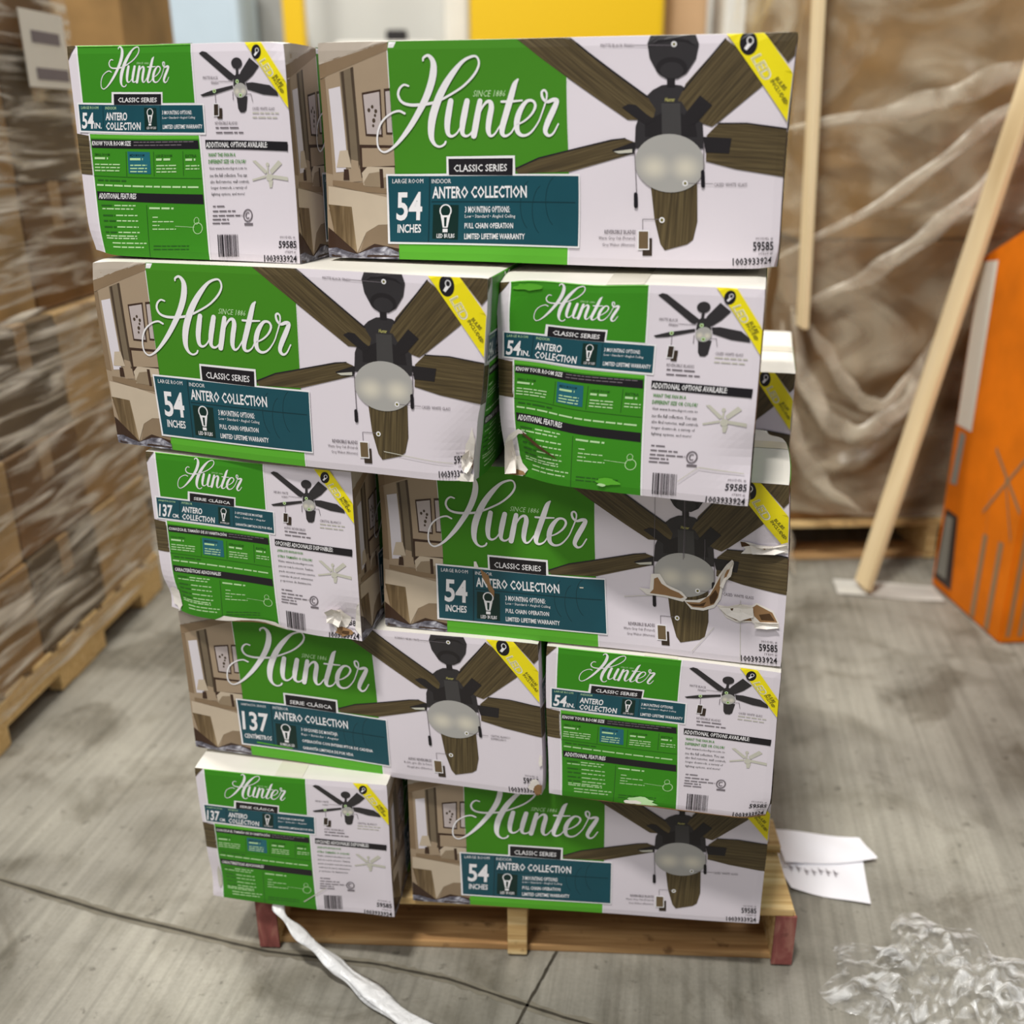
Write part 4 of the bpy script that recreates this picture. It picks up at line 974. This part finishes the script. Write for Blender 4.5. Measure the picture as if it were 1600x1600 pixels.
side_patch('shipping_label', 'white shipping label with two dark barcodes on the upper left cartons', 'label', .022, .86, 1.10, 1.70, 1.90, 'label_white', True)
side_patch('sticker', 'small orange sticker at the far left edge on a brown carton', 'sticker', .022, .30, .42, 1.42, 1.49, 'sticker_orange')

def film_wall(name, label, us, vs_, z0, z1, mat, amp=.012, seed=0, n=70, m_=60, wrap=.9):
    """stretch film round the aisle side and the near end of the left load"""
    r = np.random.RandomState(seed); V = []; F = []
    path = [lp(us+wrap, vs_[0]-.02), lp(us-.012, vs_[0]-.02), lp(us-.012, vs_[1]+.02), lp(us+wrap, vs_[1]+.02)]
    seg = []; 
    for i in range(3):
        for k in range(n): seg.append(Vector(path[i]).lerp(Vector(path[i+1]), k/n))
    ph = r.uniform(0, 6, 8)
    for j in range(m_+1):
        for i, p in enumerate(seg):
            z = z0+(z1-z0)*j/m_; s = i/n*3
            d = amp*(.5+.3*sin(z*40+s*3+ph[0])+.2*sin(z*90-s*7+ph[1])+.25*sin(s*9+z*12+ph[2]))
            c = Vector(lp(.5, .58)); o = (p-c).normalized()
            V.append((p.x+o.x*d, p.y+o.y*d, z))
    N = len(seg)
    for j in range(m_):
        for i in range(N-1):
            a = j*N+i; F.append((a, a+1, a+N+1, a+N))
    o = link(name, mesh_from(name, V, F, [mat], [0]*len(F), smooth=True)); tag(o, label, 'plastic film'); return o
film_wall('stretch_film', 'clear wrinkled stretch film round the lower tiers of the left stack', 0, (0, 1.16), .10, 1.12, 'film_side', seed=1)
film_wall('stretch_film', 'clear stretch film round the upper tiers of the left stack', .06, (0, 1.16), 1.13, 2.18, 'film_side', amp=.008, seed=2)

# second stack further along the left side
for k, (x, y, w_, d_, z0, h_, mt, lb) in enumerate((
    (-1.62, 4.3, .42, .6, .15, .9, 'cardboard_tan', 'tan carton at the bottom of the farther left stack'),
    (-1.62, 4.3, .42, .6, 1.05, .7, 'cardboard_pale', 'pale tan carton in the middle of the farther left stack'),
    (-1.60, 4.3, .40, .6, 1.75, .8, 'cardboard_tan', 'tan carton on top of the farther left stack'),
    (-1.96, 4.35, .22, .6, 1.05, 1.4, 'cardboard_brown', 'dark brown narrow carton in the farther left stack'),
    (-2.30, 4.2, .44, .6, 1.05, 1.5, 'cardboard_tan', 'wide tan carton at the back left, behind the near wrapped stack'))):
    plainbox('shipping_carton', lb, 'box', x, y, z0, w_, d_, h_, mt, 0, 'cartons of the farther left stack')
plainbox('shipping_carton', 'large brown carton at the base of the farther left stack', 'box', -2.16, 4.25, .15, .62, .6, .895, 'cardboard_brown', 0, 'cartons of the farther left stack')
pallet('wooden pallet under the farther left stack', (-2.5, 4.0, 0), 0, 1.1, .7, 'pallet_wood_clean')

# ------------------------------------------------------------------ right: wrapped load, boards, orange carton
pallet('wooden pallet under the big wrapped load on the right', (1.02, 3.56, 0), Y(2), 1.25, 1.1, 'pallet_wood', None, 'pallet_wood_brown', .16)
plainbox('large_carton', 'huge brown carton under draped film on the right', 'box', 1.72, 4.12, .162, 1.42, 1.0, 1.05, 'cardboard_brown', Y(2), bev=.015)
plainbox('large_carton', 'huge tan carton stacked on top of the wrapped right-hand load', 'box', 1.72, 4.12, 1.213, 1.46, 1.0, 1.25, 'cardboard_tan', Y(2), bev=.015)
def film_drape():
    n, k = 130, 150; V = []; F = []
    arcs = [(.95, 1.05, 1.75, .42, .06), (.98, .80, 1.7, .34, .05), (1.0, 1.5, 2.4, .35, .05), (1.0, 1.9, 2.45, .3, .05), (.93, .62, 1.6, .34, .04), (1.0, 2.2, 2.45, .25, .04)]
    for j in range(k+1):
        for i in range(n+1):
            x = .93+1.55*i/n; z = .2+2.25*j/k; y = 3.56
            y += .012*sin(x*7+z*3)+.01*sin(z*11-x*9)+.006*sin(x*40+z*7)
            for (x0, z0, x1, sag, wd) in arcs:
                t = (x-x0)/(x1-x0)
                if -.1 < t < 1.1:
                    zc = z0-4*sag*t*(1-t)+.25*t
                    y -= .035*math.exp(-((z-zc)/wd)**2)
            if z < .55: y -= .03*(1-(z-.2)/.35)*sin(x*5)
            V.append((x, y, z))
    for j in range(k):
        for i in range(n):
            a = j*(n+1)+i; F.append((a, a+1, a+n+2, a+n+1))
    # left return round the corner
    o0 = len(V); nn = 40
    for j in range(k+1):
        for i in range(nn+1):
            z = .2+2.25*j/k; s_ = i/nn
            V.append((.93-.015*sin(z*8)-.03*s_*sin(z*5)+.02*sin(s_*9+z*4), 3.56+.012*sin(.93*7+z*3)*(1-s_)+s_*1.1, z))
    for j in range(k):
        for i in range(nn):
            a = o0+j*(nn+1)+i; F.append((a, a+nn+1, a+nn+2, a+1))
    o = link('stretch_film', mesh_from('stretch_film', V, F, ['film_front'], [0]*len(F), smooth=True))
    tag(o, 'hazy sagging stretch film draped over the big right-hand load', 'plastic film')
    # gathered ropes of film: parts of the same wrap
    def rope(pts, w_, seed):
        r = random.Random(seed); P = np.array(pts, float); Q = np.vstack([2*P[0]-P[1], P, 2*P[-1]-P[-2]]); out = []
        for i in range(1, len(Q)-2):
            for q in range(12):
                t = q/12; a, b, c, d = Q[i-1], Q[i], Q[i+1], Q[i+2]
                out.append(.5*((2*b)+(-a+c)*t+(2*a-5*b+4*c-d)*t*t+(-a+3*b-3*c+d)*t**3))
        out.append(P[-1]); V = []; F = []; ns = 10
        for i, p in enumerate(out):
            d = np.array(out[min(i+1, len(out)-1)])-np.array(out[max(i-1, 0)]); d /= np.linalg.norm(d)+1e-9; s_ = np.array([d[2], 0, -d[0]])
            for q in range(ns):
                a = 2*pi*q/ns; rad = w_*(1+.25*sin(i*.7+q))*min(1, .12+i/14, .12+(len(out)-1-i)/14); V.append(tuple(np.array(p)+s_*cos(a)*rad+np.array([0, 1, 0])*sin(a)*rad*.3))
        for i in range(len(out)-1):
            for q in range(ns):
                F.append((i*ns+q, i*ns+(q+1) % ns, (i+1)*ns+(q+1) % ns, (i+1)*ns+q))
        link('film_fold', mesh_from('film_fold', V, F, ['film_fold'], [0]*len(F), smooth=True), o)
    rope([(.98, 3.5, 1.0), (1.06, 3.48, .72), (1.22, 3.47, .55), (1.42, 3.48, .66), (1.55, 3.5, .95), (1.72, 3.5, 1.2)], .035, 1)
    rope([(.95, 3.5, .95), (1.0, 3.47, .60), (1.14, 3.46, .36), (1.3, 3.47, .25)], .03, 2)
    rope([(1.0, 3.5, .98), (1.1, 3.48, .86), (1.22, 3.47, .70), (1.35, 3.48, .66), (1.5, 3.5, .90)], .025, 3)
    rope([(1.0, 3.5, 1.0), (1.25, 3.49, 1.12), (1.5, 3.49, 1.32), (1.75, 3.5, 1.55), (2.0, 3.5, 1.68)], .03, 4)
    rope([(.90, 3.5, 1.16), (1.3, 3.49, 1.38), (1.6, 3.49, 1.62), (1.9, 3.5, 1.75)], .022, 5)
    rope([(.90, 3.5, 1.58), (1.3, 3.49, 1.64), (1.6, 3.49, 1.74), (2.0, 3.5, 1.86)], .035, 6)
    rope([(.96, 3.49, .5), (.98, 3.44, .3), (1.02, 3.42, .12), (1.06, 3.40, .02)], .03, 7)
film_drape()
def board(label, p0, p1, wd, th, mat='plank_wood'):
    p0, p1 = Vector(p0), Vector(p1); L_ = (p1-p0).length; m = MB(); m.box((-wd/2, -th/2, 0), (wd/2, th/2, L_), 0, bev=.003)
    q = (p1-p0).to_track_quat('Z', 'Y'); 
    o = m.build('wooden_board', [mat]); o.location = p0; o.rotation_mode = 'QUATERNION'; o.rotation_quaternion = q; tag(o, label, 'board'); return o
b1 = board('upright pale wooden board on the left edge of the wrapped right-hand load', (1.005, 3.44, .94), (.93, 3.44, 2.45), .092, .02)
b2 = board('pale wooden board leaning diagonally beside the orange carton', (1.28, 3.30, .02), (1.69, 3.34, 2.2), .10, .022)

def orange():
    root = empty('orange_carton', (1.9, 3.15, 0)); tag(root, 'tall bright orange carton with white label strip at the right edge', 'box')
    P = [Vector((1.554, 3.358, 0)), Vector((1.589, 2.889, 0)), Vector((2.25, 2.93, 0)), Vector((2.22, 3.40, 0))]
    P = [p-root.location for p in P]; h = [1.18, 1.41, 1.41, 1.18]
    n = 12; V = []; F = []
    for i in range(4):
        V.append(P[i]); 
    for i in range(4): V.append(P[i]+Vector((-.01, 0, h[i])))
    b = bmesh.new(); bv = [b.verts.new(v) for v in V]
    for q in ((3, 2, 1, 0), (4, 5, 6, 7), (0, 1, 5, 4), (1, 2, 6, 5), (2, 3, 7, 6), (3, 0, 4, 7)): b.faces.new([bv[i] for i in q])
    bmesh.ops.recalc_face_normals(b, faces=list(b.faces))
    bmesh.ops.bevel(b, geom=list(b.edges), offset=.008, segments=2, affect='EDGES'); b.verts.index_update()
    me = bpy.data.meshes.new('carton_body'); b.to_mesh(me); b.free(); me.materials.append(MATS['orange_card']); link('carton_body', me, root)
    TLf = V[4]; TRf = V[5]; BLf = V[0]; BRf = V[1]
    nrm = (BRf-BLf).cross(TLf-BLf).normalized()
    if nrm.x > 0: nrm = -nrm
    def at(u, v, o=.0015): return (BLf.lerp(BRf, u)).lerp(TLf.lerp(TRf, u), v)+nrm*o
    m = MB(); m.quad([at(.03, .52, .002), at(.24, .50, .002), at(.24, .96, .002), at(.03, .985, .002)]); l_ = m.build('label_strip', ['label_white'], root); l_['label'] = 'white label strip'
    m = MB(); m.quad([at(.04, .03, .002), at(.30, .03, .002), at(.24, .25, .002), at(.06, .26, .002)], 0)
    m.quad([at(.07, .05, .003), at(.21, .05, .003), at(.18, .24, .003), at(.08, .24, .003)], 1); l_ = m.build('logo_panel', ['logo_dark', 'logo_grey'], root); l_['label'] = 'dark panel with grey lettering'
    m = MB(); m.quad([at(.06, .34), at(.15, .34), at(.17, .49), at(.09, .50)], 0); m.build('printed_figure', ['logo_grey'], root)
    m = MB()
    for (u0, v0, u1, v1) in ((.55, .30, .95, .46), (.58, .47, .98, .33), (.6, .36, .64, .20), (.75, .4, .93, .26)):
        m.quad([at(u0, v0), at(u1, v1), at(u1, v1-.012), at(u0, v0-.012)], 1)
    m.build('printed_drawing', ['logo_grey', 'orange_grey_print'], root)
    m = MB()
    F0 = V[1]; F1 = V[2]; G0 = V[5]; G1 = V[6]
    def af(u, v, o=.0015): return (F0.lerp(F1, u)).lerp(G0.lerp(G1, u), v)+Vector((0, -o, 0))
    for u in (.03, .09, .16, .24): m.quad([af(u, .02), af(u+.02, .02), af(u+.02, .38), af(u, .38)], 0)
    for u in (.6, .8): m.quad([at(u, .01), at(u+.06, .01), at(u+.06, .24), at(u, .24)], 0)
    m.build('printed_stripes', ['orange_grey_print'], root)
orange()

# ------------------------------------------------------------------ things on the floor
def sheet(label, pts, z, mat='sheet_white', marks=None, seed=0, curl=.012, name='paper_sheet'):
    """pts: four floor corners"""
    n = 12; V = []; F = []; P = [Vector((p[0], p[1], 0)) for p in pts]
    for j in range(n+1):
        for i in range(n+1):
            u, v = i/n, j/n; p = (P[0].lerp(P[1], u)).lerp(P[3].lerp(P[2], u), v)
            zz = z+curl*(abs(u-.5)*2)**3*(.5+.5*sin(v*3+seed))+.002*(1+sin(u*7+v*5+seed))
            V.append((p.x, p.y, zz))
    for j in range(n):
        for i in range(n): a = j*(n+1)+i; F.append((a, a+1, a+n+2, a+n+1))
    nf = len(F); M = [0]*nf
    if marks:
        r = random.Random(seed)
        for k in range(7):
            u0 = .12+k*.085; u1 = u0+.05; v0 = marks+r.uniform(-.03, .03); 
            for (ua, va, ub, vb) in ((u0, v0, u0+.012, v0-.16), (u0, v0-.08, u1, v0-.07)):
                o = len(V)
                for (u, v) in ((ua, va), (ub, va if abs(va-vb) < .05 else vb), (ub+.012, vb), (ua+.012, vb+.03 if abs(va-vb) < .05 else va)):
                    p = (P[0].lerp(P[1], u)).lerp(P[3].lerp(P[2], u), v)
                    V.append((p.x, p.y, z+.006+curl*(abs(u-.5)*2)**3*(.5+.5*sin(v*3+seed))))
                F.append((o, o+1, o+2, o+3)); M.append(1)
    o = link(name, mesh_from(name, V, F, [mat, 'grey_ink'], M, smooth=True)); tag(o, label, 'paper' if name == 'paper_sheet' else 'tape'); return o
sheet('white paper sheet lying on the floor by the pallet, the farther of two', [(.62, 1.84), (.835, 1.85), (.82, 1.93), (.62, 1.965)], .006, seed=1, curl=.008)
sheet('white paper sheet with grey handwriting on the floor, the nearer of two', [(.615, 1.765), (.775, 1.715), (.805, 1.86), (.60, 1.885)], .002, marks=.64, seed=2, curl=.004)
sheet('flat strip of pale tape on the floor in front of the leaning board', [(1.18, 3.27), (1.54, 3.20), (1.55, 3.33), (1.2, 3.40)], .001, 'floor_tape', name='floor_tape', curl=.002)

def ribbon_strand():
    path = [(-.474, 1.585, .139), (-.462, 1.568, .125), (-.435, 1.556, .098), (-.399, 1.544, .070), (-.36, 1.527, .042), (-.32, 1.506, .022), (-.265, 1.463, .013), (-.197, 1.406, .013), (-.122, 1.35, .013), (-.03, 1.30, .012), (.06, 1.24, .011)]
    P = np.array(path); Q = np.vstack([2*P[0]-P[1], P, 2*P[-1]-P[-2]]); out = []
    for i in range(1, len(Q)-2):
        for q in range(10):
            t = q/10; a, b, c, d = Q[i-1], Q[i], Q[i+1], Q[i+2]
            out.append(.5*((2*b)+(-a+c)*t+(2*a-5*b+4*c-d)*t*t+(-a+3*b-3*c+d)*t**3))
    out = np.array(out); V = []; F = []; r = random.Random(3); nc = 16
    for i, p in enumerate(out):
        d = out[min(i+1, len(out)-1)]-out[max(i-1, 0)]; d /= np.linalg.norm(d); s_ = np.cross(d, [0, 0, 1]); s_ /= np.linalg.norm(s_)
        wd = .007+.013*min(1, i/70)+.003*sin(i*.35)
        for k in range(nc):
            a = 2*pi*k/nc; rr_ = 1+.22*sin(3*a+i*.08)+.15*sin(5*a-i*.15)
            q = p+s_*cos(a)*wd*rr_+np.array([0, 0, 1])*(sin(a)*wd*.42*rr_); q[2] = max(q[2], .001); V.append(tuple(q))
    for i in range(len(out)-1):
        for k in range(nc):
            F.append((i*nc+k, (i+1)*nc+k, (i+1)*nc+(k+1) % nc, i*nc+(k+1) % nc))
    o = link('film_strand', mesh_from('film_strand', V, F, ['film_ribbon'], [0]*len(F), smooth=True))
    tag(o, 'white twisted strand of stretch film trailing from under the bottom left box onto the floor', 'plastic film')
ribbon_strand()

def film_heap():
    r = np.random.RandomState(8); n = 120; V = []; F = []
    K = r.normal(0, 1, (14, 2)); K = K @ np.array([[.85, -.5], [.3, .35]]); K *= 44; PH = r.uniform(0, 6.28, 14)
    for j in range(n+1):
        for i in range(n+1):
            u, v = i/n*2-1, j/n*2-1; rad = math.hypot(u, v)
            x = .83+u*.215; y = 1.46+v*.20+.03*u
            edge = max(0, 1-rad**2.2)
            s_ = sum(abs(sin(K[k, 0]*u*.22+K[k, 1]*v*.22+PH[k])) for k in range(14))/14
            z = .004+edge*(.012+.085*(s_-.45))*1.6
            wob = 1+.12*sin(5*math.atan2(v, u)+1)+.08*sin(9*math.atan2(v, u))
            V.append((.83+(x-.83)*wob, 1.46+(y-1.46)*wob, max(.0015, z)))
    for j in range(n):
        for i in range(n):
            u, v = (i+.5)/n*2-1, (j+.5)/n*2-1
            if math.hypot(u, v) > 1.0+.05*sin(9*math.atan2(v, u)): continue
            a = j*(n+1)+i; F.append((a, a+1, a+n+2, a+n+1))
    o = link('crumpled_film', mesh_from('crumpled_film', V, F, ['film_floor'], [0]*len(F), smooth=True))
    tag(o, 'crumpled heap of clear plastic film on the floor at the lower right', 'plastic film')
film_heap()
